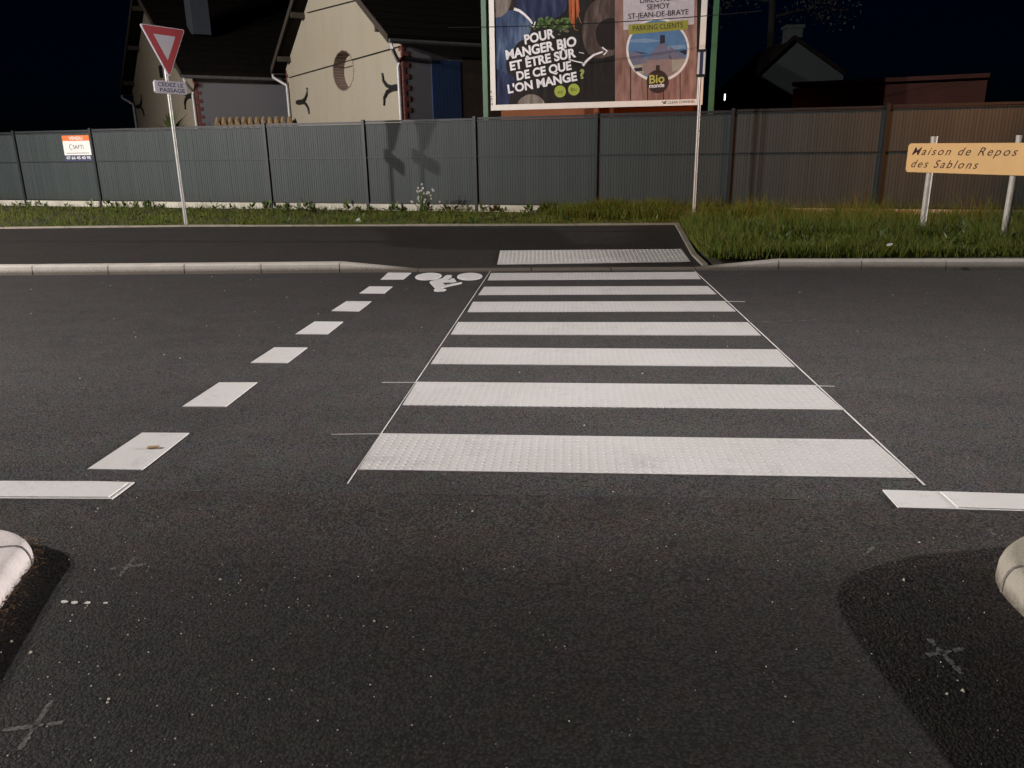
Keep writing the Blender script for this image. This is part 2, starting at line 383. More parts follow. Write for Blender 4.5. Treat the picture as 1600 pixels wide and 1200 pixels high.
# soil of the right hand verge, level with the back of the kerb
vg = MB(); xs = [.9, 1.2, 1.5, 1.75, 2.0, 2.7, 4, 5.6, 8, 14, 30, 80]; rows = 6
for j in range(rows + 1):
    for x in xs:
        y = yk(x) + KW + (15.6 - yk(x) - KW) * j / rows
        z0 = road_z(yk(x)) + kh(x) - .012
        vg.v.append((max(x, xr(y) + .02), y, z0 + (-.006 - z0) * min(1, (y - yk(x) - KW) / 3.6)))
n = len(xs)
for j in range(rows):
    for i in range(n - 1): a = j * n + i; vg.f.append((a, a + 1, a + 1 + n, a + n))
tag(vg.build('verge', MAT['soil']), kind='structure')

# far kerb: stones about a metre and a half long with open joints
k = MB()
joints = [-30]
left_j = [-6.1384, -5.108, -4.0785, -3.0326]
step = left_j[1] - left_j[0]
xs = []; x = left_j[0]
while x > -30: xs.append(x); x -= step
xs = xs[::-1] + left_j[1:] + [-2.0024, -0.5052, 0.5324, 1.6244, 2.6648]
x = xs[-1]
while x < 30: x += 1.02; xs.append(x)
def kstone(x0, x1):
    g_ = .006
    P = []
    for x in (x0 + g_, x1 - g_):
        y, z, hh = yk(x), road_z(yk(x)), kh(x)
        c = min(.02, hh * .4)
        P.append([(x, y, z - .08), (x, y + .012, z + hh - c), (x, y + .035, z + hh), (x, y + KW, z + hh + .002), (x, y + KW, z - .08)])
    k.add(P[0] + P[1], [(0, 1, 2, 3, 4), (9, 8, 7, 6, 5)] + [(i, 5 + i, 5 + (i + 1) % 5, (i + 1) % 5) for i in range(5)])
for a, b in zip(xs, xs[1:]): kstone(a, b)
tag(k.build('kerb', MAT['kerb']), kind='structure')

# pale edging along the back of the pavement and round its right corner
e = MB()
def strip(pts, w, zt, zb):
    for (a, b) in zip(pts, pts[1:]):
        a, b = Vector(a), Vector(b); d = (b - a); L_ = d.length; d.normalize(); nn = Vector((-d.y, d.x, 0)) * w
        nseg = max(1, int(L_ / 1.0))
        for i in range(nseg):
            q0 = a + d * (L_ * i / nseg + .004); q1 = a + d * (L_ * (i + 1) / nseg - .004)
            dz = random.uniform(-.006, .006)
            e.hexa([q0 + Vector((0, 0, zb)), q1 + Vector((0, 0, zb)), q1 + nn + Vector((0, 0, zb)), q0 + nn + Vector((0, 0, zb))],
                   [q0 + Vector((0, 0, zt + dz)), q1 + Vector((0, 0, zt + dz)), q1 + nn + Vector((0, 0, zt + dz)), q0 + nn + Vector((0, 0, zt + dz))])
strip([(-40, 14.5, 0), (-10.6, 14.37, 0), (-7.1, 14.51, 0), (.1, 14.21, 0), (edge[0][0], 14.21, 0)], .07, .03, -.1)
pp = [(edge[2][0], edge[2][1] + .03, pave_z(edge[2][0], edge[2][1])), (edge[1][0], edge[1][1], pave_z(edge[1][0], edge[1][1])), (edge[0][0] + .0, 14.28, 0)]
strip([(a[0] + .075, a[1], a[2]) for a in pp], .07, .03, -.1)
tag(e.build('pavement_edging', MAT['edging']), kind='structure')

# ------------------------------------------------------------------ road markings
def marking(name, quad, mat, label, cat, group=None, t=.005, parent=None):
    b = MB().prism([(x, y, road_z(y) - .004) for x, y in quad], (0, 0, t + .004))
    o = b.build(name, mat, parent)
    return tag(o, label, cat, group) if parent is None else o
stripes = [[(-0.9989, 3.4341), (1.5694, 3.4343), (1.558, 3.9432), (-1.0061, 3.9516)], [(-0.9978, 4.4619), (1.573, 4.4509), (1.5616, 4.9658), (-1.0064, 4.9771)], [(-0.9952, 5.4585), (1.562, 5.4306), (1.5705, 5.9515), (-0.9982, 5.9705)], [(-0.9951, 6.4507), (1.5611, 6.4472), (1.5667, 6.9883), (-1.0054, 6.9725)], [(-0.9822, 7.4687), (1.567, 7.5112), (1.5598, 8.0696), (-0.9954, 8.0238)], [(-0.9896, 8.4612), (1.5581, 8.5021), (1.5548, 9.0512), (-0.984, 9.0253)], [(-0.9963, 9.5433), (1.564, 9.6046), (1.5941, 10.2033), (-1.0145, 10.1505)]]
names = ['nearest wide white zebra stripe, first from the viewer', 'second white zebra stripe from the viewer', 'third white zebra stripe from the viewer, with a studded lower edge',
         'middle white zebra stripe, fourth of the seven', 'fifth white zebra stripe from the viewer', 'sixth white zebra stripe, second from the far kerb', 'farthest white zebra stripe beside the lowered kerb']
for q, nm in zip(stripes, names):
    marking('zebra_stripe', q, MAT['dots'], nm, 'road marking', 'stripes of the zebra crossing')
dashes = [[(-2.3769, 10.2256), (-2.0633, 10.2012), (-2.0495, 9.6226), (-2.3321, 9.6108)], [(-2.3375, 9.0675), (-2.0583, 9.0503), (-2.0463, 8.5644), (-2.3297, 8.5747)], [(-2.3357, 8.0675), (-2.0642, 8.0555), (-2.0543, 7.498), (-2.3348, 7.5241)], [(-2.3346, 6.991), (-2.0648, 6.9784), (-2.0513, 6.4497), (-2.3321, 6.4537)], [(-2.3334, 5.9541), (-2.0631, 5.9521), (-2.0551, 5.4598), (-2.3317, 5.4632)], [(-2.3357, 4.9298), (-2.0763, 4.9366), (-2.0632, 4.397), (-2.3312, 4.3952)], [(-2.3261, 3.9167), (-2.0622, 3.9217), (-2.0431, 3.3901), (-2.3164, 3.3899)]]
names = ['farthest small white dash beside the bicycle symbol', 'second white dash from the far kerb', 'third white dash from the far kerb', 'middle white dash of the cycle crossing row, fourth of seven',
         'third nearest white dash of the cycle crossing row', 'second nearest white dash, lined up left of the second zebra stripe', 'nearest white dash with a small brown scrap lying on it']
for q, nm in zip(dashes, names):
    marking('cycle_crossing_dash', q, MAT['paint'], nm, 'road marking', 'dashes edging the cycle crossing')
marking('edge_line', [(-3.4545, 3.2086), (-2.6439, 3.228), (-2.1864, 3.243), (-1.9982, 3.2394), (-1.9975, 3.0521), (-2.5054, 3.0372), (-3.2731, 3.0182)], MAT['paint'], 'white lane line leading to the rounded left island, at the left edge', 'road marking', 'white lane lines beside the islands')
marking('edge_line', [(1.3711, 3.2926), (1.955, 3.2734), (2.5928, 3.2553), (2.4711, 3.0816), (1.8624, 3.0969), (1.3681, 3.11)], MAT['paint'], 'worn white lane line leading to the rounded right island, at the right edge', 'road marking', 'white lane lines beside the islands')
ov = [(1.6086, 3.2771), (1.9503, 3.2644), (2.5857, 3.2452), (2.4775, 3.0908), (1.8674, 3.1063), (1.6097, 3.1137)]
o = bpy.data.objects['edge_line.001']
MB().prism([(x, y, road_z(y) + .004) for x, y in ov], (0, 0, .005)).build('paint_overlay', MAT['paint'], None).parent = o
ov = [(-3.411, 3.1797), (-2.6268, 3.2045), (-2.0197, 3.2206), (-2.0194, 3.0621), (-2.5122, 3.0465), (-3.2648, 3.0255)]
o = bpy.data.objects['edge_line']
MB().prism([(x, y, road_z(y) + .004) for x, y in ov], (0, 0, .006)).build('paint_overlay', MAT['paint'], None).parent = o

# painted bicycle symbol: two wheels and a rider seen from the side
bc = MB()
whl = [[(-1.6206, 9.9302), (-1.6137, 9.8594), (-1.6151, 9.7897), (-1.6247, 9.7247), (-1.6417, 9.6674), (-1.6654, 9.6203), (-1.6944, 9.5855), (-1.7274, 9.5645), (-1.763, 9.5582), (-1.7993, 9.5668), (-1.8349, 9.5901), (-1.868, 9.627), (-1.897, 9.6759), (-1.9205, 9.7348), (-1.9373, 9.8009), (-1.9464, 9.8712), (-1.9472, 9.9421), (-1.9395, 10.01), (-1.9235, 10.0714), (-1.9, 10.1227), (-1.8701, 10.1613), (-1.8353, 10.1847), (-1.7976, 10.1916), (-1.759, 10.1817), (-1.7216, 10.1555), (-1.6874, 10.1146), (-1.6583, 10.0614), (-1.6357, 9.9988)], [(-1.0955, 9.8702), (-1.0919, 9.7991), (-1.0963, 9.7314), (-1.1083, 9.6704), (-1.1273, 9.619), (-1.1523, 9.5792), (-1.1821, 9.5529), (-1.2152, 9.5412), (-1.2502, 9.5446), (-1.2854, 9.5628), (-1.3192, 9.5953), (-1.3501, 9.6406), (-1.3765, 9.6967), (-1.397, 9.7612), (-1.4107, 9.831), (-1.4166, 9.9027), (-1.4143, 9.9729), (-1.4037, 10.0376), (-1.3853, 10.0935), (-1.3599, 10.1374), (-1.3288, 10.1667), (-1.2937, 10.1797), (-1.2565, 10.1758), (-1.2192, 10.1551), (-1.1839, 10.1188), (-1.1525, 10.0691), (-1.1265, 10.0089), (-1.1072, 9.9414)]]
for ring in whl: bc.prism([(x, y, road_z(y) - .003) for x, y in ring], (0, 0, .009))
rider = [[(-1.6806, 9.3723), (-1.6836, 9.4487), (-1.6497, 9.5535), (-1.5748, 9.6928), (-1.573, 9.8863), (-1.5623, 9.9806), (-1.4946, 9.9693), (-1.4781, 9.7871), (-1.4872, 9.6442), (-1.4988, 9.5374), (-1.4857, 9.5189), (-1.4608, 9.5831), (-1.4606, 9.6863), (-1.423, 9.6668), (-1.3629, 9.4354), (-1.4023, 9.3687), (-1.5222, 9.357)], [(-1.6806, 9.3723), (-1.5222, 9.357), (-1.459, 9.1562), (-1.3014, 9.3719), (-1.2795, 9.3185), (-1.2927, 9.2575), (-1.4489, 8.9804), (-1.4646, 8.9478), (-1.3919, 8.8185), (-1.4093, 8.7166), (-1.4676, 8.6861), (-1.5183, 8.733), (-1.5353, 8.8197), (-1.5267, 8.8836), (-1.5505, 8.965)]]
for poly in rider: bc.prism([(x, y, road_z(y) - .003) for x, y in poly], (0, 0, .009))
tag(bc.build('bicycle_symbol', MAT['paint']), 'white painted cyclist symbol with two solid wheels by the far kerb', 'road marking')

# thin setting-out lines and chalk crosses left by the marking crew
def ground_line(mb, a, b, w, lift=.003, jit=0):
    a, b = Vector((*a, 0)), Vector((*b, 0)); d = (b - a).normalized(); nn = Vector((-d.y, d.x, 0)) * w / 2
    ns = max(2, int((b - a).length / (.06 if jit > .3 else .009))) if jit else 1
    for i in range(ns):
        if jit and random.random() < jit: continue
        p0 = a.lerp(b, i / ns); p1 = a.lerp(b, (i + 1) / ns)
        kk = random.uniform(.5, 1.2) if jit else 1
        q = [p0 - nn * kk, p1 - nn * kk, p1 + nn * kk, p0 + nn * kk]
        mb.prism([(v.x, v.y, road_z(v.y) - .002) for v in q], (0, 0, .002 + lift))
for a, b, w, j, lab in [((-1.044, 10.3495), (-1.0064, 3.2714), 0.005, 0.0, 'thin line along the left ends of the zebra stripes'), ((1.5993, 10.2922), (1.5784, 3.36), 0.0075, 0.0, 'thin white line along the right ends of the zebra stripes'), ((-1.2382, 4.9648), (-1.008, 4.9739), 0.007, 0.0, 'short thin line left of the second zebra stripe'), ((-1.2756, 3.9318), (-1.0067, 3.9495), 0.006, 0.0, 'short thin line left of the nearest zebra stripe'), ((1.5587, 4.9628), (1.6825, 4.9513), 0.007, 0.0, 'short thin line right of the second zebra stripe'), ((1.5515, 8.0696), (1.7642, 8.0506), 0.01, 0.0, 'short thin line right of the fifth zebra stripe'), ((1.579, 6.9941), (2.2767, 7.1146), 0.03, 0.35, 'smudged pale chalk streak right of the middle zebra stripe'), ((-1.9406, 3.1594), (0.99, 3.1867), 0.006, 0.72, 'broken faint line between the crossing and the viewer')]:
    m_ = MB(); ground_line(m_, a, b, w, jit=j)
    tag(m_.build('setting_out_line', MAT['chalk'] if j else MAT['paint']), lab, 'chalk line', 'thin setting out lines around the crossing')
for segs, lab in [([((-1.6607, 2.4574), (-1.5483, 2.496)), ((-1.5995, 2.4052), (-1.6149, 2.5465))], 'faint chalk cross beside the left island'), ([((1.0969, 2.1639), (1.1152, 1.9906)), ((1.0553, 2.0776), (1.1778, 2.1158))], 'chalk cross in the shadow of the right island'), ([((-1.4677, 1.6191), (-1.329, 1.6562)), ((-1.4135, 1.7419), (-1.3767, 1.5519))], 'large faint chalk cross in the lower left corner'), ([((1.6374, 2.929), (1.6468, 2.8373)), ((1.0851, 2.6892), (1.1689, 2.789))], 'pair of short chalk strokes near the right lane line')]:
    m_ = MB()
    for a, b in segs: ground_line(m_, a, b, .016, lift=.0012, jit=.10)
    tag(m_.build('chalk_cross', MAT['chalk']), lab, 'chalk mark', 'chalk crosses on the asphalt')

# tactile paving strip with rows of domes
quad = [Vector(v) for v in [(-1.0323, 11.7486, -0.13), (1.6205, 11.8089, -0.13), (1.6201, 10.8746, -0.13), (-0.9833, 10.7169, -0.13)]]
for v in quad: v.z = pave_z(v.x, v.y)
tp = MB().prism([v + Vector((0, 0, -.02)) for v in quad], (0, 0, .028))
t_ = tag(tp.build('tactile_strip', MAT['tactile']), 'pale studded tactile strip across the lowered pavement edge', 'tactile paving')
dm = MB()
nx, ny = 46, 7
for i in range(nx):
    for j in range(ny):
        s_, q_ = (i + .5) / nx, (j + .5) / ny
        c = quad[0].lerp(quad[1], s_).lerp(quad[3].lerp(quad[2], s_), q_) + Vector((0, 0, .008))
        ring0 = [c + Vector((.016 * math.cos(a * math.pi / 3), .016 * math.sin(a * math.pi / 3), 0)) for a in range(6)]
        ring1 = [c + Vector((.010 * math.cos(a * math.pi / 3), .010 * math.sin(a * math.pi / 3), .007)) for a in range(6)]
        dm.add(ring0 + ring1, [tuple(range(6, 12))] + [(a, (a + 1) % 6, 6 + (a + 1) % 6, 6 + a) for a in range(6)])
dm.build('stud_field', MAT['tactile'], t_)

# ------------------------------------------------------------------ traffic islands
def island(outline, joint_at, loc, label, mat, hgt=.105):
    jp = [outline[i] for i in joint_at]; outline = soften(outline)
    joint_at = [min(range(len(outline)), key=lambda k_: (Vector(outline[k_]) - Vector(p_)).length) for p_ in jp]
    root = thing('traffic_island', loc, label, 'traffic island')
    def ring(off, z):            # outline pulled inwards
        n_ = len(outline); out = []
        for i in range(n_):
            a, b, c = (Vector((*outline[(i + d) % n_], 0)) for d in (-1, 0, 1))
            t1 = (b - a).normalized(); t2 = (c - b).normalized(); t3 = (t1 + t2).normalized()
            nn = Vector((-t3.y, t3.x, 0)); out.append((b.x + nn.x * off, b.y + nn.y * off, road_z(b.y) + z))
        return out
    body = MB(); n_ = len(outline)
    prof_ = [(0, -.05), (.006, hgt - .055), (.014, hgt - .03), (.026, hgt - .012), (.044, hgt - .003), (.065, hgt), (.20, hgt + .003)]
    for off, z in prof_: body.v += ring(off, z)
    for j in range(len(prof_) - 1):
        for i in range(n_): body.f.append((j * n_ + i, j * n_ + (i + 1) % n_, (j + 1) * n_ + (i + 1) % n_, (j + 1) * n_ + i))
    body.build('kerb_ring', mat, root, smooth=True)
    top = MB(); rr = ring(.19, hgt + .0); top.add(rr, [tuple(range(len(rr)))]); top.build('island_top', mat, root)
    jm = MB()
    for i in joint_at:
        ln_ = [Vector(ring(off - .0025, z + .0012)[i]) for off, z in prof_[:-1]] + [Vector(ring(.19, hgt + .006)[i])]
        t_ = (Vector(ring(0, 0)[(i + 1) % n_]) - Vector(ring(0, 0)[i])).normalized() * .006
        for u_, v_ in zip(ln_, ln_[1:]): jm.add([u_ - t_, u_ + t_, v_ + t_, v_ - t_], [(0, 1, 2, 3)])
    jm.build('mortar_joint', MAT['mortar_dark'], root)
    return root
def nose(cx, cy, r, side, yfar, ynear, xlen):
    """island outline, counter-clockwise; the round nose points to +x (side=1) or -x"""
    pts = []
    if side > 0:
        for i in range(13):
            a = -math.pi / 2 + math.pi * i / 12; pts.append((cx + r * math.cos(a), cy + r * math.sin(a)))
        pts += [(cx - xlen, cy + r), (cx - xlen, cy - r)]
    else:
        for i in range(13):
            a = math.pi / 2 + math.pi * i / 12; pts.append((cx + r * math.cos(a), cy + r * math.sin(a)))
        pts += [(cx + xlen, cy - r), (cx + xlen, cy + r)]
    return pts
def soften(P, n_=2):       # round the plan of the nose
    for _ in range(n_):
        out = []
        for i in range(len(P)):
            a, b = Vector(P[i]), Vector(P[(i + 1) % len(P)])
            if (b - a).length > 1.5: out += [tuple(a), tuple(b)]
            else: out += [tuple(a.lerp(b, .25)), tuple(a.lerp(b, .75))]
        P = out
    return P
ISL_L = [(-14, 0.2), (-1.32, 0.2), (-1.45, 0.9), (-1.6, 1.4), (-1.75, 1.8), (-1.89, 2.215), (-1.945, 2.39), (-1.965, 2.47), (-2.0, 2.54), (-2.07, 2.595), (-2.17, 2.635), (-2.32, 2.655), (-2.55, 2.665), (-2.9, 2.67), (-14, 2.675)]
ISL_R = [(1.56, 0.9), (14, 0.9), (14, 2.88), (2.4, 2.875), (2.1, 2.86), (1.88, 2.83), (1.72, 2.77), (1.6, 2.7), (1.515, 2.62), (1.468, 2.54), (1.442, 2.44), (1.438, 2.3), (1.46, 2.0), (1.5, 1.6)]
island(ISL_L, [7], (-2.3, 2.4, 0), 'pale rounded concrete kerb nose of the island at the left edge', MAT['island'], .085)
island(ISL_R, [10], (1.75, 2.4, 0), 'dirtier rounded concrete kerb nose of the island at the right edge', MAT['island_dirty'])

# ------------------------------------------------------------------ fence
FP, FQ = Vector((-14.337, 20.5, 0)), Vector((5.738, 15.6, 0))
FD = (FQ - FP).normalized(); FN = Vector((FD.y, -FD.x, 0))      # FN points to the road
def fpt(s, out=0.0, z=0.0): return FP + FD * s + FN * out + Vector((0, 0, z))
ZZ = Vector((0, 0, 1))
posts = [-4.989, -2.489, 0.011, 2.497, 5.013, 7.529, 10.061, 12.674, 15.287, 17.933, 20.641, 23.191]
ftop = lambda s: 1.865 + .0052 * s
FB = .135
fence = thing('metal_fence', tuple(fpt(10)), 'long dark grey slatted metal fence behind the grass verge', 'fence')
for i, s in enumerate(posts):
    MB().box(fpt(s, .012, (ftop(s) + .02) / 2), FD, FN, ZZ, .031, .034, (ftop(s) + .02) / 2).build('post', MAT['fence_metal'], fence)
for s0, s1 in zip(posts, posts[1:]):
    m_ = MB(); a = s0 + .034; b = s1 - .034; ns = max(4, int((b - a) / .056)); w = (b - a) / ns
    zt = ftop((a + b) / 2) - .01
    for i in range(ns):
        sc_ = a + w * (i + .5); off = random.uniform(-.002, .002)
        m_.box(fpt(sc_, off, (FB + zt - .055) / 2), FD, FN, ZZ, w * .5 - .0022, .004, (zt - .055 - FB) / 2)
    m_.box(fpt((a + b) / 2, -.014, (FB + zt - .05) / 2), FD, FN, ZZ, (b - a) / 2 + .002, .004, (zt - .06 - FB) / 2)
    pn = m_.build('slat_panel', MAT['slat'], fence)
    rl = MB()
    for z in (zt - .065, FB + (zt - FB) * .56, FB + .02):
        rl.box(fpt((a + b) / 2, .014, z), FD, FN, ZZ, (b - a) / 2, .007, .011)
    rl.box(fpt((a + b) / 2, .0, zt - .022), FD, FN, ZZ, (b - a) / 2, .005, .022)
    rl.build('rail', MAT['fence_metal'], pn)
MB().box(fpt((posts[0] + posts[-1]) / 2, -.0, FB / 2 - .06), FD, FN, ZZ, (posts[-1] - posts[0]) / 2, .03, FB / 2 + .055).build('concrete_plinth', MAT['plinth'], fence)

# for-sale board on the fence
def panel_xy(O, ex, ey, nrm):
    return lambda a, b, l=0.0: Vector(O) + Vector(ex) * a + Vector(ey) * b + Vector(nrm) * l
sO = (1.589, 1.114); sW, sH = 0.857, 0.622
q = panel_xy(fpt(sO[0], .030, sO[1]), FD, ZZ, FN)
sb = thing('sold_board', tuple(q(sW / 2, 0)), 'small orange, white and navy sold board fixed to the fence', 'sign')
def flat(mb, fn, pts, l0, t): mb.prism([fn(a, b, l0) for a, b in pts], fn(0, 0, t) - fn(0, 0, 0))
m_ = MB(); flat(m_, q, [(0, 0), (sW, 0), (sW, sH), (0, sH)], 0, .004); m_.build('board', MAT['white_print'], sb)
m_ = MB(); flat(m_, q, [(0, sH * .79), (sW, sH * .79), (sW, sH), (0, sH)], .0045, .002); m_.build('orange_band', MAT['orange_print'], sb)
m_ = MB(); flat(m_, q, [(0, 0), (sW, 0), (sW, sH * .235), (0, sH * .235)], .0045, .002); m_.build('navy_band', MAT['navy_print'], sb)
m_ = MB(); text_on(m_, 'VENDU', q(sW * .26, sH * .83, .0075), q(sW * .76, sH * .83, .0075), q(sW * .26, sH * .95, .0075), bold=.02); m_.build('white_lettering', MAT['white_print'], sb)
m_ = MB(); text_on(m_, '07 66 45 40 95', q(sW * .06, sH * .08, .0075), q(sW * .95, sH * .08, .0075), q(sW * .06, sH * .185, .0075), bold=.02); m_.build('white_lettering', MAT['white_print'], sb)
m_ = MB(); text_on(m_, 'SAFTI', q(sW * .36, sH * .48, .0055), q(sW * .74, sH * .48, .0055), q(sW * .36, sH * .63, .0055))
m_.build('dark_lettering', MAT['ink'], sb); m_ = MB()
arc = [(sW * (.30 + .07 * math.cos(R(a))), sH * (.56 + .10 * math.sin(R(a)))) for a in range(70, 300, 20)]
m_.tube([q(a, b, .006) for a, b in arc], .006, 5); m_.build('swirl', MAT['ink'], sb); m_ = MB()
flat(m_, q, [(sW * .08, sH * .305), (sW * .92, sH * .305), (sW * .92, sH * .325), (sW * .08, sH * .325)], .0045, .001)
m_.build('dark_rule', MAT['ink'], sb)

# ------------------------------------------------------------------ give-way sign
yb_ = Vector((-7.2572, 14.782, 0.0))
ys = thing('give_way_sign', tuple(yb_), 'red and white triangular give way sign on a thin grey pole', 'traffic sign')
ph = R(68.0)
yn = Vector((math.sin(ph), -math.cos(ph), 0)); ye = Vector((math.cos(ph), math.sin(ph), 0))
ztop = 3.455; side = 0.965; zlow = ztop - side * .866
MB().tube([yb_ + ZZ * -.1, yb_ + ZZ * (ztop - .05)], .032, 12).build('pole', MAT['galv'], ys, smooth=True)
def tri(sz, l, t, corner=.05):
    c = Vector((0, ztop - side * .866 / 3)); pts = []
    V = [Vector((-sz / 2, c.y + sz * .866 / 3)), Vector((0, c.y - sz * .866 * 2 / 3)), Vector((sz / 2, c.y + sz * .866 / 3))]
    for i in range(3):
        a, b, d = V[i - 1], V[i], V[(i + 1) % 3]
        p0 = b + (a - b).normalized() * corner; p1 = b + (d - b).normalized() * corner
        for k_ in range(4):
            t_ = k_ / 3; pts.append(p0 * (1 - t_) ** 2 + b * 2 * t_ * (1 - t_) + p1 * t_ ** 2)
    return [(p.x, p.y) for p in pts]
q = panel_xy((yb_.x, yb_.y, 0), ye, ZZ, yn)
m_ = MB(); flat(m_, q, tri(side, .045, .03), .045, .030); m_.build('plate', MAT['sign_white'], ys)
m_ = MB(); flat(m_, q, tri(side * .955, .0, .0), .0755, .002); m_.build('red_border', MAT['sign_red'], ys)
m_ = MB(); flat(m_, q, tri(side * .50, .0, .0, .02), .078, .002); m_.build('white_centre', MAT['sign_white'], ys)
for z in (zlow + .25, zlow + .62): MB().box(q(0, z, .02), ye, yn, ZZ, .05, .035, .025).build('clamp', MAT['galv'], ys)
pw, pz0, pz1 = 0.72, 2.338, 2.554
rect = lambda w, z0, z1, c=.03: [(-w / 2 + c, z0), (w / 2 - c, z0), (w / 2, z0 + c), (w / 2, z1 - c), (w / 2 - c, z1), (-w / 2 + c, z1), (-w / 2, z1 - c), (-w / 2, z0 + c)]
m_ = MB(); flat(m_, q, rect(pw, pz0, pz1), .045, .035); pl = m_.build('plaque', MAT['sign_white'], ys)
hh = pz1 - pz0
for txt, a0, a1, f0 in (('CÉDEZ LE', -.40, .38, .56), ('PASSAGE', -.36, .42, .13)):
    m_ = MB(); text_on(m_, txt, q(pw * a0, pz0 + hh * f0, .0815), q(pw * a1, pz0 + hh * f0, .0815), q(pw * a0, pz0 + hh * (f0 + .29), .0815), bold=.028)
    m_.build('lettering', MAT['navy_print'], pl)

# ------------------------------------------------------------------ thin pole with a narrow plate seen nearly edge-on
tb = Vector((2.317, 15.45, 0.0))
tz = 0; b0, b1 = 2.537, 2.91
ts = thing('thin_sign_pole', tuple(tb), 'thin pale pole with a narrow blue and white plate in front of the billboard', 'sign pole')
MB().tube([tb + ZZ * -.1, tb + ZZ * (b0 - .02)], .030, 10).build('pole', MAT['galv'], ts, smooth=True)
vdir = Vector((tb.x, tb.y, 0)).normalized(); rdir = Vector((vdir.y, -vdir.x, 0))
zc, zh = (b0 + b1) / 2, (b1 - b0) / 2
MB().box(tb + ZZ * zc, rdir, vdir, ZZ, .03, .030, zh).build('plate', MAT['navy_print'], ts)
for sgn in (-1, 1): MB().box(tb + ZZ * zc + rdir * (sgn * .05), rdir, vdir, ZZ, .019, .034, zh).build('white_strip', MAT['white_print'], ts)
for z in (b0 - .022, b1 + .018): MB().box(tb + ZZ * z, rdir, vdir, ZZ, .08, .045, .022).build('end_cap', MAT['iron'], ts)

# ------------------------------------------------------------------ direction sign
dL, dR = Vector((5.496, 13.1, 0)), Vector((6.13, 11.9, 0))
dd = (dR - dL); dd.z = 0; dlen = dd.length; dd.normalize(); dn = Vector((dd.y, -dd.x, 0))
zb0, zb1 = (0.881, 1.313)
x0, x1 = (-0.383, 1.756)
ds = thing('direction_sign', tuple(dL), 'cream direction sign to the Maison de Repos on two pale posts', 'sign')
for P_, zt in ((dL, zb1 + .10), (dR, zb1 + .10)):
    P_ = P_ - dn * .05
    ps = MB().tube([P_ + ZZ * -.05, P_ + ZZ * (zt - .04)], .047, 14).build('post', MAT['white_post'], ds, smooth=True)
    m_ = MB().tube([P_ + ZZ * (zt - .04), P_ + ZZ * (zt + .0)], .050, 14); m_.build('post_cap', MAT['white_post'], ps, smooth=True)
q = panel_xy((dL.x, dL.y, 0), dd, ZZ, dn)
def rrect(x0, x1, z0, z1, r):
    pts = []
    for cx, cz, a0 in ((x1 - r, z0 + r, -90), (x1 - r, z1 - r, 0), (x0 + r, z1 - r, 90), (x0 + r, z0 + r, 180)):
        for i in range(6): a = R(a0 + 18 * i); pts.append((cx + r * math.cos(a), cz + r * math.sin(a)))
    return pts
m_ = MB(); flat(m_, q, rrect(x0, x1, zb0, zb1, .055), 0, .03); m_.build('panel', MAT['dir_panel'], ds)
H_ = zb1 - zb0
for txt, a0, a1, f0 in (('Maison de Repos', .045, .965, .60), ('des Sablons', .045, .66, .17)):
    W_ = 1.839
    BL = q(x0 + W_ * a0, zb0 + H_ * f0, .0312); BR = q(x0 + W_ * a1, zb0 + H_ * f0, .0312); TL = q(x0 + W_ * a0 + .052, zb0 + H_ * (f0 + .26), .0312)
    m_ = MB(); text_on(m_, txt, BL, BR, TL, bold=.004, spacing=1.3); m_.build('lettering', MAT['ink_brown'], ds)

# ------------------------------------------------------------------ billboard behind the fence
BO, BDv = Vector((-1.634, 18.326, 2.203)), Vector((0.97148, -0.23712, 0))          # lower left corner of the printed area, direction to the right
BN = Vector((BDv.y, -BDv.x, 0))
BW, BH = 4.296, 3.05
bb = thing('billboard', (BO.x + BDv.x * BW / 2, BO.y + BDv.y * BW / 2, 0), 'large framed roadside billboard advertising organic food on green posts', 'billboard')
q = panel_xy(BO, BDv, ZZ, BN)
fr = .115
m_ = MB()
for pts in ([(-fr, -fr), (BW + fr, -fr), (BW + fr, 0), (-fr, 0)], [(-fr, BH), (BW + fr, BH), (BW + fr, BH + fr), (-fr, BH + fr)],
            [(-fr, 0.001), (0, 0.001), (0, BH - .001), (-fr, BH - .001)], [(BW, 0.001), (BW + fr, 0.001), (BW + fr, BH - .001), (BW, BH - .001)]):
    flat(m_, q, pts, -.04, .075)
frm = m_.build('frame', MAT['board_frame'], bb)
for a in [-0.261, 4.579]:
    MB().box(q(a, (BH - BO.z) / 2, -.10), BDv, BN, ZZ, .055, .07, (BH + BO.z) / 2 + .15).build('post', MAT['green_steel'], bb)
m_ = MB(); flat(m_, q, [(.001, .001), (BW - .001, .001), (BW - .001, BH - .001), (.001, BH - .001)], -.03, .03)
ink = lambda n, c: plain('print_' + n, c, .6, var=.10, scale=9, spec=.12)
def cloth(n, a, b, c, ang=.35):       # folded cloth as the printed photograph shows it
    m, nt, bs = mat_new('print_' + n); co = N(nt, 'ShaderNodeTexCoord').outputs['Object']
    mp = N(nt, 'ShaderNodeMapping'); mp.inputs['Rotation'].default_value = (0, ang, 0); mp.inputs['Scale'].default_value = (8, 8, 1.6); nt.links.new(co, mp.inputs['Vector'])
    f = noise(nt, mp.outputs[0], 1.0, 5, .6); nt.links.new(ramp(nt, f, [(.30, a), (.52, b), (.72, c)]), bs.inputs['Base Color'])
    bs.inputs['Roughness'].default_value = .6; bs.inputs['Specular IOR Level'].default_value = .12; return m
poster = m_.build('poster', ink('dark', (.020, .017, .015)), bb)
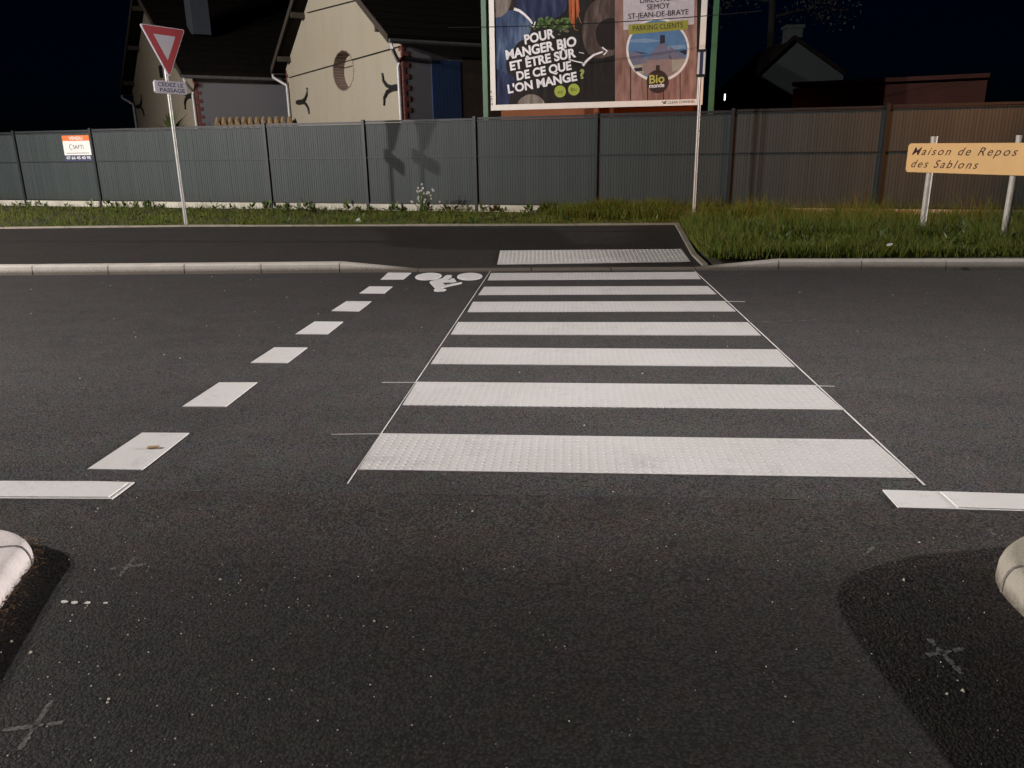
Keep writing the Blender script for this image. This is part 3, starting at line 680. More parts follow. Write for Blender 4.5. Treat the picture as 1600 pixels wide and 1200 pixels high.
# the artwork is drawn on a sheet grid (u across, v down); this turns grid marks into metres on the poster
HM = [0.01747237, -0.00032715467, -13.495842, -0.00045999964, -0.01561359, 2.9174096, 0.00028999704, -0.00026756582]
def art(u, v):
    w_ = HM[6] * u + HM[7] * v + 1
    return ((HM[0] * u + HM[1] * v + HM[2]) / w_, (HM[3] * u + HM[4] * v + HM[5]) / w_)
layer = [0]
def shape(name, mat, polys, keep=False):
    if not keep: layer[0] += 1
    m_ = MB(); last = None; split_ = len(polys) <= 8
    for pl_ in polys:
        if split_: m_ = MB()
        pts = [art(*p_) for p_ in pl_]
        pts = [(min(max(a, .002), BW - .002), min(max(b, .002), BH - .002)) for a, b in pts]
        flat(m_, q, pts, .0005 + .0006 * layer[0], .0006)
        if split_: last = m_.build(name, mat, poster)
    return last if split_ else m_.build(name, mat, poster)
def ell(cu, cv, ru, rv, n=28, a0=0, a1=360): return [(cu + ru * math.cos(R(a0 + (a1 - a0) * i / n)), cv + rv * math.sin(R(a0 + (a1 - a0) * i / n))) for i in range(n)]
def brush(pts, w0, w1):
    out_l, out_r = [], []
    for i, p_ in enumerate(pts):
        a = Vector(pts[max(i - 1, 0)]); b = Vector(pts[min(i + 1, len(pts) - 1)]); d = (b - a).normalized(); nn = Vector((-d.y, d.x)); w = (w0 + (w1 - w0) * i / (len(pts) - 1)) / 2
        out_l.append(tuple(Vector(p_) + nn * w)); out_r.append(tuple(Vector(p_) - nn * w))
    return [out_l + out_r[::-1]]
den1 = cloth('denim', (.014, .022, .055), (.055, .085, .165), (.16, .21, .30))
den3 = cloth('navy', (.008, .010, .024), (.026, .032, .085), (.060, .075, .16), -.6)
skin = cloth('skin', (.10, .075, .06), (.20, .165, .135), (.33, .29, .25), .9)
hair = cloth('arm', (.030, .020, .018), (.085, .056, .047), (.20, .145, .12), -.3)
earth = cloth('earth', (.010, .009, .008), (.020, .016, .014), (.036, .028, .024), .2)
def smooth_poly(P):
    for _ in range(2):
        out = []
        for i in range(len(P)):
            a, b = Vector(P[i]), Vector(P[(i + 1) % len(P)]); out += [tuple(a.lerp(b, .25)), tuple(a.lerp(b, .75))]
        P = out
    return P
shape('shadow_print', earth, [smooth_poly([(775, -20), (955, -20), (960, 160), (780, 164)])])
shape('jacket_print', den3, [smooth_poly([(808, -46), (882, -46), (888, 6), (878, 26), (850, 32), (838, 44), (826, 38), (812, 26), (804, 6)])])
shape('jacket_print', den1, [smooth_poly([(766, 18), (800, 14), (826, 28), (831, 44), (824, 60), (808, 66), (802, 80), (789, 98), (795, 122), (782, 132), (768, 130)])])
shape('trouser_print', den3, [smooth_poly([(766, 106), (790, 112), (808, 124), (798, 146), (794, 168), (768, 172)])])
shape('hand_print', skin, [smooth_poly([(766, -46), (800, -46), (800, 4), (793, 18), (782, 28), (766, 26)])])
shape('hand_print', skin, [smooth_poly([(802, 166), (822, 146), (843, 149), (856, 166)])])
shape('arm_print', hair, [smooth_poly([(910, 40), (917, 12), (930, 1), (948, -10), (966, -12), (966, 84), (946, 90), (930, 92), (916, 82), (910, 60)])])
shape('shadow_print', ink('deep', (.020, .014, .013)), [smooth_poly([(930, 42), (946, 28), (966, 28), (966, 78), (946, 78), (932, 68)])])
rg = random.Random(3)
def scatter(n, u0, u1, v0, v1, s):
    out = []
    for _ in range(n):
        cu, cv = rg.uniform(u0, u1), rg.uniform(v0, v1); a0 = rg.uniform(0, 360); k_ = rg.uniform(.5, 1.2) * s
        out.append([(cu + k_ * math.cos(R(a0 + 360 * i / 5)) * rg.uniform(.5, 1.2), cv + k_ * .8 * math.sin(R(a0 + 360 * i / 5)) * rg.uniform(.5, 1.2)) for i in range(5)])
    return out
shape('leaf_print', ink('leaf_dark', (.050, .085, .022)), scatter(46, 828, 894, 31, 47, 4.2))
shape('leaf_print', ink('leaf_light', (.13, .20, .055)), scatter(40, 838, 892, 27, 42, 2.6))
shape('leaf_print', ink('leaf_pale', (.17, .16, .10)), scatter(14, 858, 890, 44, 54, 2.2))
shape('carrot_print', ink('carrot', (.42, .10, .035)), [[(888, -12), (892, -14), (894, 20), (890, 24)], [(892, -20), (899, -20), (898, 42), (893, 38)], [(899, -16), (904, -10), (906, 18), (901, 30)], [(889, 14), (893, 16), (892, 30), (890, 34)]])
shape('carrot_print', ink('carrot_light', (.55, .18, .08)), [[(894, -10), (896, -10), (896, 30), (894.5, 30)], [(901, -6), (902.5, -4), (903, 14), (901.5, 20)]])
shape('carrot_print', ink('root', (.40, .22, .06)), brush([(896, 40), (898, 46), (904, 48)], 1, .4) + brush([(903, 22), (907, 34), (910, 38)], 1.2, .4) + brush([(891, 28), (893, 36)], 1, .4), True)
# right hand part: planks, white card, yellow band, round picture
plk = [(961, 985), (986, 1011), (1012, 1036), (1037, 1062), (1063, 1090)]
woods = [cloth('plank_a', (.15, .072, .055), (.28, .155, .125), (.38, .235, .20), 0), cloth('plank_b', (.17, .09, .07), (.32, .185, .15), (.42, .26, .22), .05), cloth('plank_c', (.13, .062, .048), (.25, .135, .108), (.35, .205, .17), -.04)]
layer[0] += 1
for i, (a, b) in enumerate(plk):
    shape('plank_print', woods[i % 3], [[(a, -90), (b, -90), (b - .3, 166), (a, 166)]], True)
shape('card_print', ink('card', (.54, .47, .50)), [[(973, -70), (1086.5, -78), (1084.5, 38), (974.3, 47)]])
shape('ring_print', ink('ring', (.78, .72, .66)), [ell(1028, 78, 49.5, 50, 56)])
shape('picture_print', ink('sky_blue', (.10, .20, .36)), [ell(1028, 77.5, 46, 46, 56)])
shape('picture_print', ink('sky_pale', (.20, .29, .42)), [[(984, 62), (1010, 60), (1034, 64), (1010, 67), (985, 66)], [(1040, 72), (1070, 70), (1072, 76), (1042, 78)]])
def clip_e(pts): 
    out = []
    for u, v in pts:
        du, dv = (u - 1028) / 46, (v - 77.5) / 46; l_ = math.hypot(du, dv)
        out.append((u, v) if l_ <= 1 else (1028 + du / l_ * 46, 77.5 + dv / l_ * 46))
    return out
roofp, stone = ink('slate', (.165, .16, .22)), ink('stone', (.28, .20, .18))
shape('picture_print', stone, [clip_e([(984, 90), (1000, 92), (1075, 92), (1070, 110), (1056, 118), (1040, 124), (1000, 118), (988, 104)])])
shape('picture_print', roofp, [clip_e([(982, 82), (1000, 80), (1012, 98), (988, 103), (983, 96)]), [(1010, 94), (1030, 68), (1040, 66), (1050, 92)], clip_e([(1046, 92), (1046, 72), (1058, 80), (1073, 92)])])
shape('picture_print', ink('stone_pale', (.36, .33, .26)), [clip_e([(1050, 94), (1074, 93), (1070, 106), (1062, 112), (1050, 112)]), clip_e([(986, 104), (1004, 101), (1006, 116), (996, 112)])])
shape('picture_print', ink('chimney_dark', (.035, .03, .045)), [[(1031.5, 55), (1039, 55), (1039, 67), (1031.5, 69)], [(990, 80), (1004, 82), (1014, 84), (1002, 84)], [(1061, 80), (1073, 78), (1073, 84), (1070, 86)], [(990, 107), (1004, 105), (1004, 111), (993, 112)]])
shape('band_print', ink('lime', (.30, .29, .055)), [[(982, 38.5), (1075.5, 31.2), (1074.8, 46), (982.2, 54.4)]])
shape('logo_print', ink('logo_brown', (.050, .030, .026)), [ell(1027.7, 127.5, 17.2, 18.2), [(1025, 102), (1031, 102), (1031, 112), (1025, 112)]])
shape('green_disc_print', ink('disc', (.36, .42, .07)), [ell(875.5, 143, 9, 9.4), ell(897, 140, 9, 9.2)])
layer[0] += 1
def words(name, mat, items, bold):
    lf = .0008 + .0006 * (layer[0] + 1)
    for txt, bl, br, tl in items:
        m_ = MB(); text_on(m_, txt, q(*art(*bl), lf), q(*art(*br), lf), q(*art(*tl), lf), bold=bold, cap=.76 if bold > .02 else .70); m_.build(name, mat, poster)
wht = ink('white', (.84, .80, .80))
words('slogan', wht, [('POUR', (820.6, 69), (867.5, 58.5), (818.6, 54)), ('MANGER BIO', (791.3, 93), (901.5, 71), (789.5, 78)),
      ('ET ÊTRE SÛR', (798, 110.2), (900.8, 88.6), (796, 96)), ('DE CE QUE', (808.2, 125.4), (893.6, 108.4), (806.5, 111.6)), ("L'ON MANGE", (794.4, 145.8), (902.3, 125.4), (792.6, 132))], .038)
words('slogan_mark', ink('mark', (.33, .36, .12)), [('?', (906.5, 123), (914, 122), (905.5, 108))], .04)
shape('arrow_print', wht, brush([(803.5, 14), (812, 17), (820, 23), (828, 31), (832, 37)], 4.5, 3) + brush([(829, 40), (834.5, 42), (836.5, 34)], 2, 2)
      + brush([(911, 102.5), (918, 94), (928, 86), (942, 81)], 4, 2.6) + brush([(941, 74), (949, 80), (943.5, 86)], 2.4, 2) + brush([(889, 93), (900, 96), (911, 98.5)], 1.5, 2) + brush([(905, 82), (913, 83.5)], 1.2, .8))
words('card_lettering', ink('letter_dark', (.035, .022, .028)), [('DIRECTION', (1000.5, 5.4), (1056.5, .6), (1000.2, -4.2)), ('SEMOY', (1011, 15.6), (1046.5, 12.8), (1010.8, 7)),
      ('ST-JEAN-DE-BRAYE', (982, 30), (1076, 22.4), (981.8, 21.6)), ('PARKING CLIENTS', (989, 48.6), (1067, 43), (988.8, 40.6))], 0.0)
words('logo_lettering', ink('logo_yellow', (.48, .44, .10)), [('Bio', (1014.8, 130.5), (1038.5, 128.5), (1014.6, 117.5))], .02)
words('logo_lettering', wht, [('monde', (1014.6, 137.6), (1038.2, 135.6), (1014.5, 131))], .02)
words('disc_lettering', ink('disc_dark', (.10, .14, .03)), [('AB', (871, 146.6), (880, 145.8), (871, 142)), ('Bio', (892, 142.5), (902, 141.8), (892, 137))], .01)
def frame_words(items):
    m_ = MB()
    for txt, bl, br, tl in items: text_on(m_, txt, q(*art(*bl), .0362), q(*art(*br), .0362), q(*art(*tl), .0362), bold=.008)
    return m_
m_ = frame_words([('CLEAR CHANNEL', (1043.5, 162.2), (1086.5, 160.4), (1043.5, 158.3)), ('0781 A', (771, 164.5), (769.8, 141), (767.6, 164.5))])
for pl_ in brush([(1034.5, 158.5), (1038, 160.6), (1041.5, 158)], 1.6, 2) + brush([(1036.5, 162.2), (1041.5, 161)], 1.4, 1.6): flat(m_, q, [art(*p_) for p_ in pl_], .0353, .001)
m_.build('frame_lettering', MAT['ink'], frm)

# ------------------------------------------------------------------ the two gabled houses
def ladder(mb, P0, e1, e2, nrm, hgt, rows, a, b):      # toothed brick quoin on a corner, both faces
    for i in range(rows):
        w1, w2 = (a, b) if i % 2 else (b, a)
        z0 = hgt * i / rows; z1 = hgt * (i + 1) / rows - .012
        for ex, w, nn in ((e1, w1, nrm[0]), (e2, w2, nrm[1])):
            o_ = P0 + ZZ * z0
            mb.prism([o_, o_ + ex * w, o_ + ex * w + ZZ * (z1 - z0), o_ + ZZ * (z1 - z0)], nn * .012)
def house(name, A, d, n, W, L_, eave, apex, label, wm='render', oculus=None, anchors=(), quoin=True, blue_glow_boards=None, chimney=None, over=.42, eo=.20):
    """A: near right corner of the gable; d runs along the gable to A, n into the depth of the house"""
    A, d, n = Vector(A), Vector(d), Vector(n); B = A - d * W; out = -n
    h_ = thing('gabled_house', tuple(A), label, 'house')
    P = lambda s, z, l=0.0: B + d * s + n * l + ZZ * z
    prof_ = [(0, -.3), (W, -.3), (W, eave), (W / 2, apex), (0, eave)]
    # gable wall, with the oculus cut through the outer leaf
    if oculus:
        cs, cz, rs_, rz = oculus
        hole = [(cs + rs_ * math.cos(2 * math.pi * i / 40), cz + rz * math.sin(2 * math.pi * i / 40)) for i in range(40)]
        cu = bpy.data.curves.new('t', 'CURVE'); cu.dimensions = '2D'; cu.fill_mode = 'BOTH'
        for pts in (prof_, hole):
            sp = cu.splines.new('POLY'); sp.points.add(len(pts) - 1); sp.use_cyclic_u = True
            for pt, (a, b) in zip(sp.points, pts): pt.co = (a, b, 0, 1)
        o_ = bpy.data.objects.new('t', cu); COL.objects.link(o_)
        dg = bpy.context.evaluated_depsgraph_get(); dg.update()
        me = bpy.data.meshes.new_from_object(o_.evaluated_get(dg))
        w_ = MB().add([P(v.co.x, v.co.y) for v in me.vertices], [tuple(p_.vertices) for p_ in me.polygons])
        bpy.data.objects.remove(o_); bpy.data.curves.remove(cu)
    else:
        w_ = MB().add([P(*p_) for p_ in prof_], [(0, 1, 2, 3, 4)])
    w_.add([P(0, -.3), P(0, -.3, L_), P(0, eave, L_), P(0, eave)], [(3, 2, 1, 0)])
    w_.add([P(*p_, L_) for p_ in prof_], [(4, 3, 2, 1, 0)])
    wall = w_.build('wall', MAT[wm], h_)
    MB().add([P(W, -.3), P(W, -.3, L_), P(W, eave, L_), P(W, eave)], [(0, 1, 2, 3)]).build('side_wall', MAT['render_shaded'], h_)
    if oculus:
        dep = .32
        b_ = MB(); n_ = len(hole)
        for l_ in (-.004, dep): b_.v += [P(a, b, l_) for a, b in hole]
        b_.f = [(i, (i + 1) % n_, n_ + (i + 1) % n_, n_ + i) for i in range(n_)]
        nb = 30
        for i in range(nb):      # proud ring of radial bricks on the face
            a0, a1 = 2 * math.pi * (i + .06) / nb, 2 * math.pi * (i + .94) / nb
            k0, k1 = 1.0, 1.035 + .03 * (i % 2)
            b_.prism([P(cs + rs_ * k * math.cos(a), cz + rz * k * math.sin(a), 0) for k, a in ((k0, a0), (k1, a0), (k1, a1), (k0, a1))], out * .006)
        b_.build('oculus_brick_ring', MAT['brick_dull'], wall)
        MB().add([P(a, b, dep - .002) for a, b in hole], [tuple(range(n_))]).build('oculus_blind', MAT['render'], wall)
    # roof: two slabs with a verge over the gable
    th = .14
    sl_ = (apex - eave) / (W / 2)
    rf = MB()
    for sgn in (-1, 1):
        s1 = W / 2 + sgn * (W / 2 + eo); z1 = eave - sl_ * eo
        b_ = [P(W / 2, apex, -over), P(s1, z1, -over), P(s1, z1, L_ + .2), P(W / 2, apex, L_ + .2)]
        t_ = [p_ + ZZ * th for p_ in b_]
        if sgn < 0: b_.reverse(); t_.reverse()
        rf.hexa(b_, t_)
    roof = rf.build('roof', MAT['roof'], h_)
    tl = MB()               # courses of tiles on the visible slope
    for i in range(14):
        f0 = i / 14
        s_ = W / 2 + (W / 2 + eo) * f0; z_ = apex - sl_ * (s_ - W / 2) + th
        s2 = s_ + (W / 2 + eo) / 14; z2 = apex - sl_ * (s2 - W / 2) + th
        tl.hexa([P(s_, z_ + .002, -over + .01), P(s2, z2 + .002, -over + .01), P(s2, z2 + .002, L_), P(s_, z_ + .002, L_)],
                [P(s_, z_ + .006, -over + .01), P(s2, z2 + .035, -over + .01), P(s2, z2 + .035, L_), P(s_, z_ + .006, L_)])
    tl.build('tile_courses', MAT['roof'], roof)
    # barge boards and purlin ends under the verge
    for sgn in (-1, 1):
        vb = MB(); s1 = W / 2 + sgn * (W / 2 + eo); z1 = eave - sl_ * eo
        vb.prism([P(W / 2, apex - .02, -over - .025), P(s1, z1 - .02, -over - .025), P(s1, z1 + th + .02, -over - .025), P(W / 2, apex + th + .02, -over - .025)], n * .024)
        for f0 in (.12, .5, .88):
            s_ = W / 2 + sgn * (W / 2) * f0; z_ = apex - sl_ * abs(s_ - W / 2) - .085
            vb.box(P(s_, z_, -over / 2), d, n, ZZ, .055, over / 2 - .01, .075)
        vb.build('barge_board', MAT['soffit'], roof)
    # gutters along both eaves and the downpipes
    for s_, sg in ((-eo - .05, -1), (W + eo + .05, 1)):
        z_ = eave - sl_ * eo + .02
        MB().tube([P(s_, z_, -over), P(s_, z_, L_)], .055, 8).build('gutter', MAT['zinc_dim'], roof, smooth=True)
    z_ = eave - sl_ * eo
    for s0, s1 in ((-eo - .05, .16), (W + eo + .05, W - .08)):
        pts = [P(s0, z_, -over + .05), P(s0, z_ - .12, -over + .05), P(s1, z_ - .38, -.07), P(s1, z_ - .5, -.07), P(s1, -.2, -.07)]
        MB().tube(pts, .048, 10).build('downpipe', MAT['zinc'], h_, smooth=True)
    for sa, za, dr in anchors:          # Y-shaped iron wall ties
        m_ = MB(); o_ = -.03
        m_.tube([P(sa - dr * .45, za, o_), P(sa, za, o_)], .075, 8)
        for v_ in (1, -1):
            m_.tube([P(sa - dr * .1, za, o_), P(sa + dr * .30, za + v_ * .07, o_), P(sa + dr * .50, za + v_ * .20, o_), P(sa + dr * .55, za + v_ * .38, o_)], [.055, .045, .036, .025], 8)
        m_.build('wall_tie', MAT['iron'], h_, smooth=True)
    if quoin:
        for C_, e_ in ((A, -d), (B, d)):
            m_ = MB(); ladder(m_, C_, e_, n, (out, -e_), eave - .02, 30, .06, .17); m_.build('brick_quoin', MAT['brick'], h_)
    if blue_glow_boards:  # patch of blue light on the side wall, put into coloured boards
        l0, l1, z0, z1 = blue_glow_boards
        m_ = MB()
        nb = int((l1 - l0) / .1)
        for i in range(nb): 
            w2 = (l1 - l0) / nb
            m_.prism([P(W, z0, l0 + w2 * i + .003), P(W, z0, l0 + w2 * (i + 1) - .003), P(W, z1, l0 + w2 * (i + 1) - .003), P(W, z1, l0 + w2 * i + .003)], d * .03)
        m_.build('blue_glow_boards', MAT['blue_glow_tint'], h_)
        m_ = MB().prism([P(W, 0, l1 + .05), P(W, 0, L_ - .1), P(W, z1 + .1, L_ - .1), P(W, z1 + .1, l1 + .05)], d * .02); m_.build('wall_shade_sheet', MAT['soffit'], h_)  # dark sheet added for the shade on the rest of the side wall
    if chimney:
        l0, l1, zt = chimney
        m_ = MB(); m_.box(P(W * .78, (apex + zt) / 2 - .8, (l0 + l1) / 2), d, n, ZZ, .35, (l1 - l0) / 2, (zt - apex) / 2 + .8)
        m_.box(P(W * .78, zt + .04, (l0 + l1) / 2), d, n, ZZ, .42, (l1 - l0) / 2 + .07, .05)
        m_.build('chimney', MAT['chimney'], roof)
    return h_, P
def brick_dull():
    m, nt, bs = mat_new('dull_brick'); L = nt.links.new
    co = N(nt, 'ShaderNodeTexCoord').outputs['Object']
    w = N(nt, 'ShaderNodeTexWave'); w.bands_direction = 'Z'; w.inputs['Scale'].default_value = 4.2; w.inputs['Distortion'].default_value = .6; L(co, w.inputs['Vector'])
    c = ramp(nt, noise(nt, co, 7, 4), [(.3, (.13, .085, .072)), (.7, (.21, .145, .12))])
    c = mixc(nt, ramp(nt, w.outputs[0], [(.78, (0, 0, 0)), (.92, (.8, .8, .8))]), c, (.30, .255, .21))
    L(c, bs.inputs['Base Color']); bs.inputs['Roughness'].default_value = .9; return m
MAT['brick_dull'] = brick_dull()
h2, P2 = house('gabled_house', (-4.0, 20.0, 0), (0.594, -0.8045, 0), (0.8045, 0.594, 0), 8.9, 5.0, 3.80, 6.6, 'nearer cream gabled house with a round brick oculus, beside the billboard', oculus=(5.06, 3.37, .76, .50), anchors=((1.45, 2.73, 1), (8.30, 2.73, -1)), blue_glow_boards=(.75, 1.55, .9, 3.35))
h1, P1 = house('gabled_house', (-11.884, 26.0, 0), (0.6353, -0.7723, 0), (0.7723, 0.6353, 0), 9.4, 12.0, 3.62, 6.6, 'farther cream gabled house with a chimney, behind the give way sign', anchors=((1.1, 3.0, 1), (8.55, 3.0, -1)), chimney=(.62, 1.2, 7.6), wm='render_far')
m_ = MB(); m_.box(P1(5.35, 3.98, -.02), Vector((0.6353, -0.7723, 0)), Vector((0.7723, 0.6353, 0)), ZZ, .16, .03, .2)
m_.build('lantern', MAT['iron'], h1)
# nearer gable: an upper cable, and a lower strand modelling a wire's shadow
for (a, b, sag, lab) in ((P2(.35, 3.52, -.03), P2(8.85, 3.62, -.03), .0, 'wire shadow modelled as a thin black strand slanting across the nearer cream gable'), (P2(2.6, 5.15, -.03), P2(6.6, 4.95, -.03), .0, 'upper black cable crossing the nearer cream gable under its roof')):
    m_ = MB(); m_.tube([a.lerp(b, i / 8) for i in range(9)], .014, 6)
    tag(m_.build('gable_cable_and_shadow', MAT['cable']), lab, 'cable')
a, b = Vector((-2.334, 16.2, 3.51)), Vector((3.47, 16.2, 3.657))
m_ = MB(); m_.tube([a.lerp(b, i / 24) - ZZ * (.06 * 4 * (i / 24) * (1 - i / 24)) for i in range(25)], .008, 5)
tag(m_.build('overhead_cable', MAT['cable']), 'thin overhead cable strung across the front of the billboard', 'cable')

# low wall with a coping of curved tiles between the houses
wa, wb = Vector((-11.331, 25.9, 2.083)), Vector((-9.014, 26.6, 2.159))
wd = (wb - wa); wd.z = 0; wl = wd.length; wd.normalize(); wnn = Vector((wd.y, -wd.x, 0))
gw = thing('garden_wall', (wa.x, wa.y, 0), 'low rendered wall topped with curved clay tiles between the two houses', 'wall')
MB().box((wa + wb) / 2 * 1 - ZZ * ((wa.z) / 2), wd, wnn, ZZ, wl / 2, .12, wa.z / 2).build('wall_body', MAT['render'], gw)
m_ = MB(); nt_ = int(wl / .19)
for i in range(nt_):
    c = wa + wd * (wl * (i + .5) / nt_)
    m_.tube([c + wnn * .26 + ZZ * .0, c + ZZ * .17, c - wnn * .26 + ZZ * .0], [.085, .075, .085], 8)
m_.build('tile_coping', MAT['tile'], gw, smooth=True)
# spiky plant in front of the farther house
pc = Vector((-12.107, 24.5, 2.124))
yu = thing('yucca_plant', (pc.x, pc.y, 0), 'dark spiky yucca peeking over the fence before the farther gable', 'plant')
MB().tube([(pc.x, pc.y, 0), (pc.x + .03, pc.y, pc.z - .25)], [.09, .07], 8).build('trunk', MAT['bark'], yu)
m_ = MB()
for i in range(46):
    a = random.uniform(0, 2 * math.pi); el = random.uniform(.15, 1.25); ln = random.uniform(.5, .9)
    dv = Vector((math.cos(a) * math.cos(el), math.sin(a) * math.cos(el), math.sin(el))); sd = dv.cross(ZZ).normalized() * .035
    o_ = Vector((pc.x + .03, pc.y, pc.z - .28)); m1 = o_ + dv * ln * .5; t_ = o_ + dv * ln - ZZ * .08
    m_.add([o_ - sd * .6, o_ + sd * .6, m1 + sd, m1 - sd, t_], [(0, 1, 2, 3), (3, 2, 4)])
m_.build('leaf_rosette', MAT['leaf'], yu)

# ------------------------------------------------------------------ darker buildings behind the fence on the right
fa = Vector((8.579, 34, 0))
fh = thing('far_house', (fa.x, fa.y, 0), 'dim grey house end with a steep roof and chimney, far right of the billboard', 'house')
q = panel_xy((fa.x, fa.y, 0), (1, 0, 0), ZZ, (0, -1, 0))
gp = [(-2.58, 0), (-2.58, 2.65), (0, 5.06), (2.02, 3.73), (2.02, 0)]
m_ = MB(); flat(m_, q, gp, 0, -6); m_.build('wall', MAT['grey_render'], fh)
m_ = MB()
for i in (1, 2):
    (a0, z0), (a1, z1) = gp[i], gp[i + 1]
    m_.prism([q(a0, z0, .25), q(a1, z1, .25), q(a1, z1 + .14, .25), q(a0, z0 + .14, .25)], (0, 6.5, 0))
rf_ = m_.build('roof', MAT['roof'], fh)
cx, cz0, cz1 = (0.09, 4.71, 5.52)
m_ = MB(); m_.box(q(cx, (cz0 + cz1) / 2, -.6), (1, 0, 0), (0, 1, 0), ZZ, .30, .35, (cz1 - cz0) / 2); m_.box(q(cx, cz1 + .05, -.6), (1, 0, 0), (0, 1, 0), ZZ, .36, .41, .06); m_.build('chimney', MAT['grey_render'], rf_)
oa, ob, oz = (5.3866, 21.0, 2.6637), (9.0677, 19.2, 2.715), 2.689
oa, ob = Vector((*oa[:2], 0)), Vector((*ob[:2], 0)); od = (ob - oa).normalized(); on_ = Vector((-od.y, od.x, 0)); ol = (ob - oa).length
hb = thing('outbuilding', tuple((oa + ob) / 2), 'long low dark red outbuilding behind the right end of the fence', 'building')
MB().box((oa + ob) / 2 + on_ * 2 + ZZ * (oz / 2 - .1), od, on_, ZZ, ol / 2, 2, oz / 2 - .02).build('wall', MAT['red_wall'], hb)
m_ = MB(); m_.box((oa + ob) / 2 + on_ * 2 + ZZ * (oz - .02), od, on_, ZZ, ol / 2 + .03, 2.03, .045)
m_.build('roof_edge', MAT['red_wall'], hb)
ca, cb, cz = Vector((-1.7527, 21.0, 2.2547)), Vector((2.8104, 20.0, 2.2532)), 2.255
ca.z = cb.z = 0; cd_ = (cb - ca).normalized(); cn_ = Vector((-cd_.y, cd_.x, 0)); cl_ = (cb - ca).length
ow = thing('shed', tuple((ca + cb) / 2), 'orange brown shed just visible under the billboard', 'shed')
MB().box((ca + cb) / 2 + cn_ * 1.2 + ZZ * cz / 2, cd_, cn_, ZZ, cl_ / 2, 1.2, cz / 2).build('wall', MAT['orange_wall'], ow)
m_ = MB(); m_.hexa([ca - cd_ * .1 - cn_ * .15 + ZZ * (cz + .0), cb + cd_ * .1 - cn_ * .15 + ZZ * cz, cb + cd_ * .1 + cn_ * 2.5 + ZZ * (cz + .35), ca - cd_ * .1 + cn_ * 2.5 + ZZ * (cz + .35)],
                   [ca - cd_ * .1 - cn_ * .15 + ZZ * (cz + .06), cb + cd_ * .1 - cn_ * .15 + ZZ * (cz + .06), cb + cd_ * .1 + cn_ * 2.5 + ZZ * (cz + .41), ca - cd_ * .1 + cn_ * 2.5 + ZZ * (cz + .41)]); m_.build('roof', MAT['red_wall'], ow)
dl = Vector((5.3701, 30.0, 2.8197))
o_ = thing('distant_lamp', (dl.x, dl.y, 0), 'tiny lit white lamp far off right of the green billboard post', 'lamp')
MB().tube([(dl.x, dl.y, 0), (dl.x, dl.y, dl.z - .12)], .03, 8).build('pole', MAT['iron'], o_)
MB().tube([dl - ZZ * .10, dl + ZZ * .11], .022, 8).build('lamp_head', MAT['glow'], o_)

# tree standing in the dark behind the outbuilding
def tree(x, y, h_, cr, label):
    t_ = thing('tree', (x, y, 0), label, 'tree')
    m_ = MB(); m_.tube([(x, y, -.1), (x + .1, y, h_ * .3), (x - .05, y + .1, h_ * .62), (x, y, h_ * .9)], [.24, .18, .12, .03], 10)
    cl = []
    for i in range(11):
        a = i * 2.4; z0 = h_ * (.38 + .04 * i); e_ = Vector((x + math.cos(a) * cr * random.uniform(.5, .95), y + math.sin(a) * cr * random.uniform(.5, .95), z0 + random.uniform(.4, 1.3)))
        m_.tube([(x, y, z0), ((x + e_.x) / 2, (y + e_.y) / 2, z0 + .25), e_], [.07, .05, .02], 6); cl.append(e_)
    m_.build('trunk', MAT['bark'], t_)
    c_ = MB(); cl += [Vector((x, y, h_ * .95)), Vector((x + .4, y, h_ * .8))]
    for i in range(5200):
        b_ = random.choice(cl); p_ = b_ + Vector((random.gauss(0, .8), random.gauss(0, .8), random.gauss(0, .5)))
        u_ = Vector((random.gauss(0, 1), random.gauss(0, 1), random.gauss(0, 1))).normalized(); w_ = u_.cross(Vector((random.gauss(0, 1), random.gauss(0, 1), random.gauss(0, 1)))).normalized()
        s_ = random.uniform(.05, .10); c_.add([p_ - u_ * s_, p_ + w_ * s_ * .5, p_ + u_ * s_, p_ - w_ * s_ * .5], [(0, 1, 2, 3)])
    c_.build('crown', MAT['crown'], t_)
tx = (9.0011, 40.0, 6.8557)
tree(tx[0], tx[1], 17.5, 3.2, 'dim brownish tree top hanging in the dark above the far grey house')

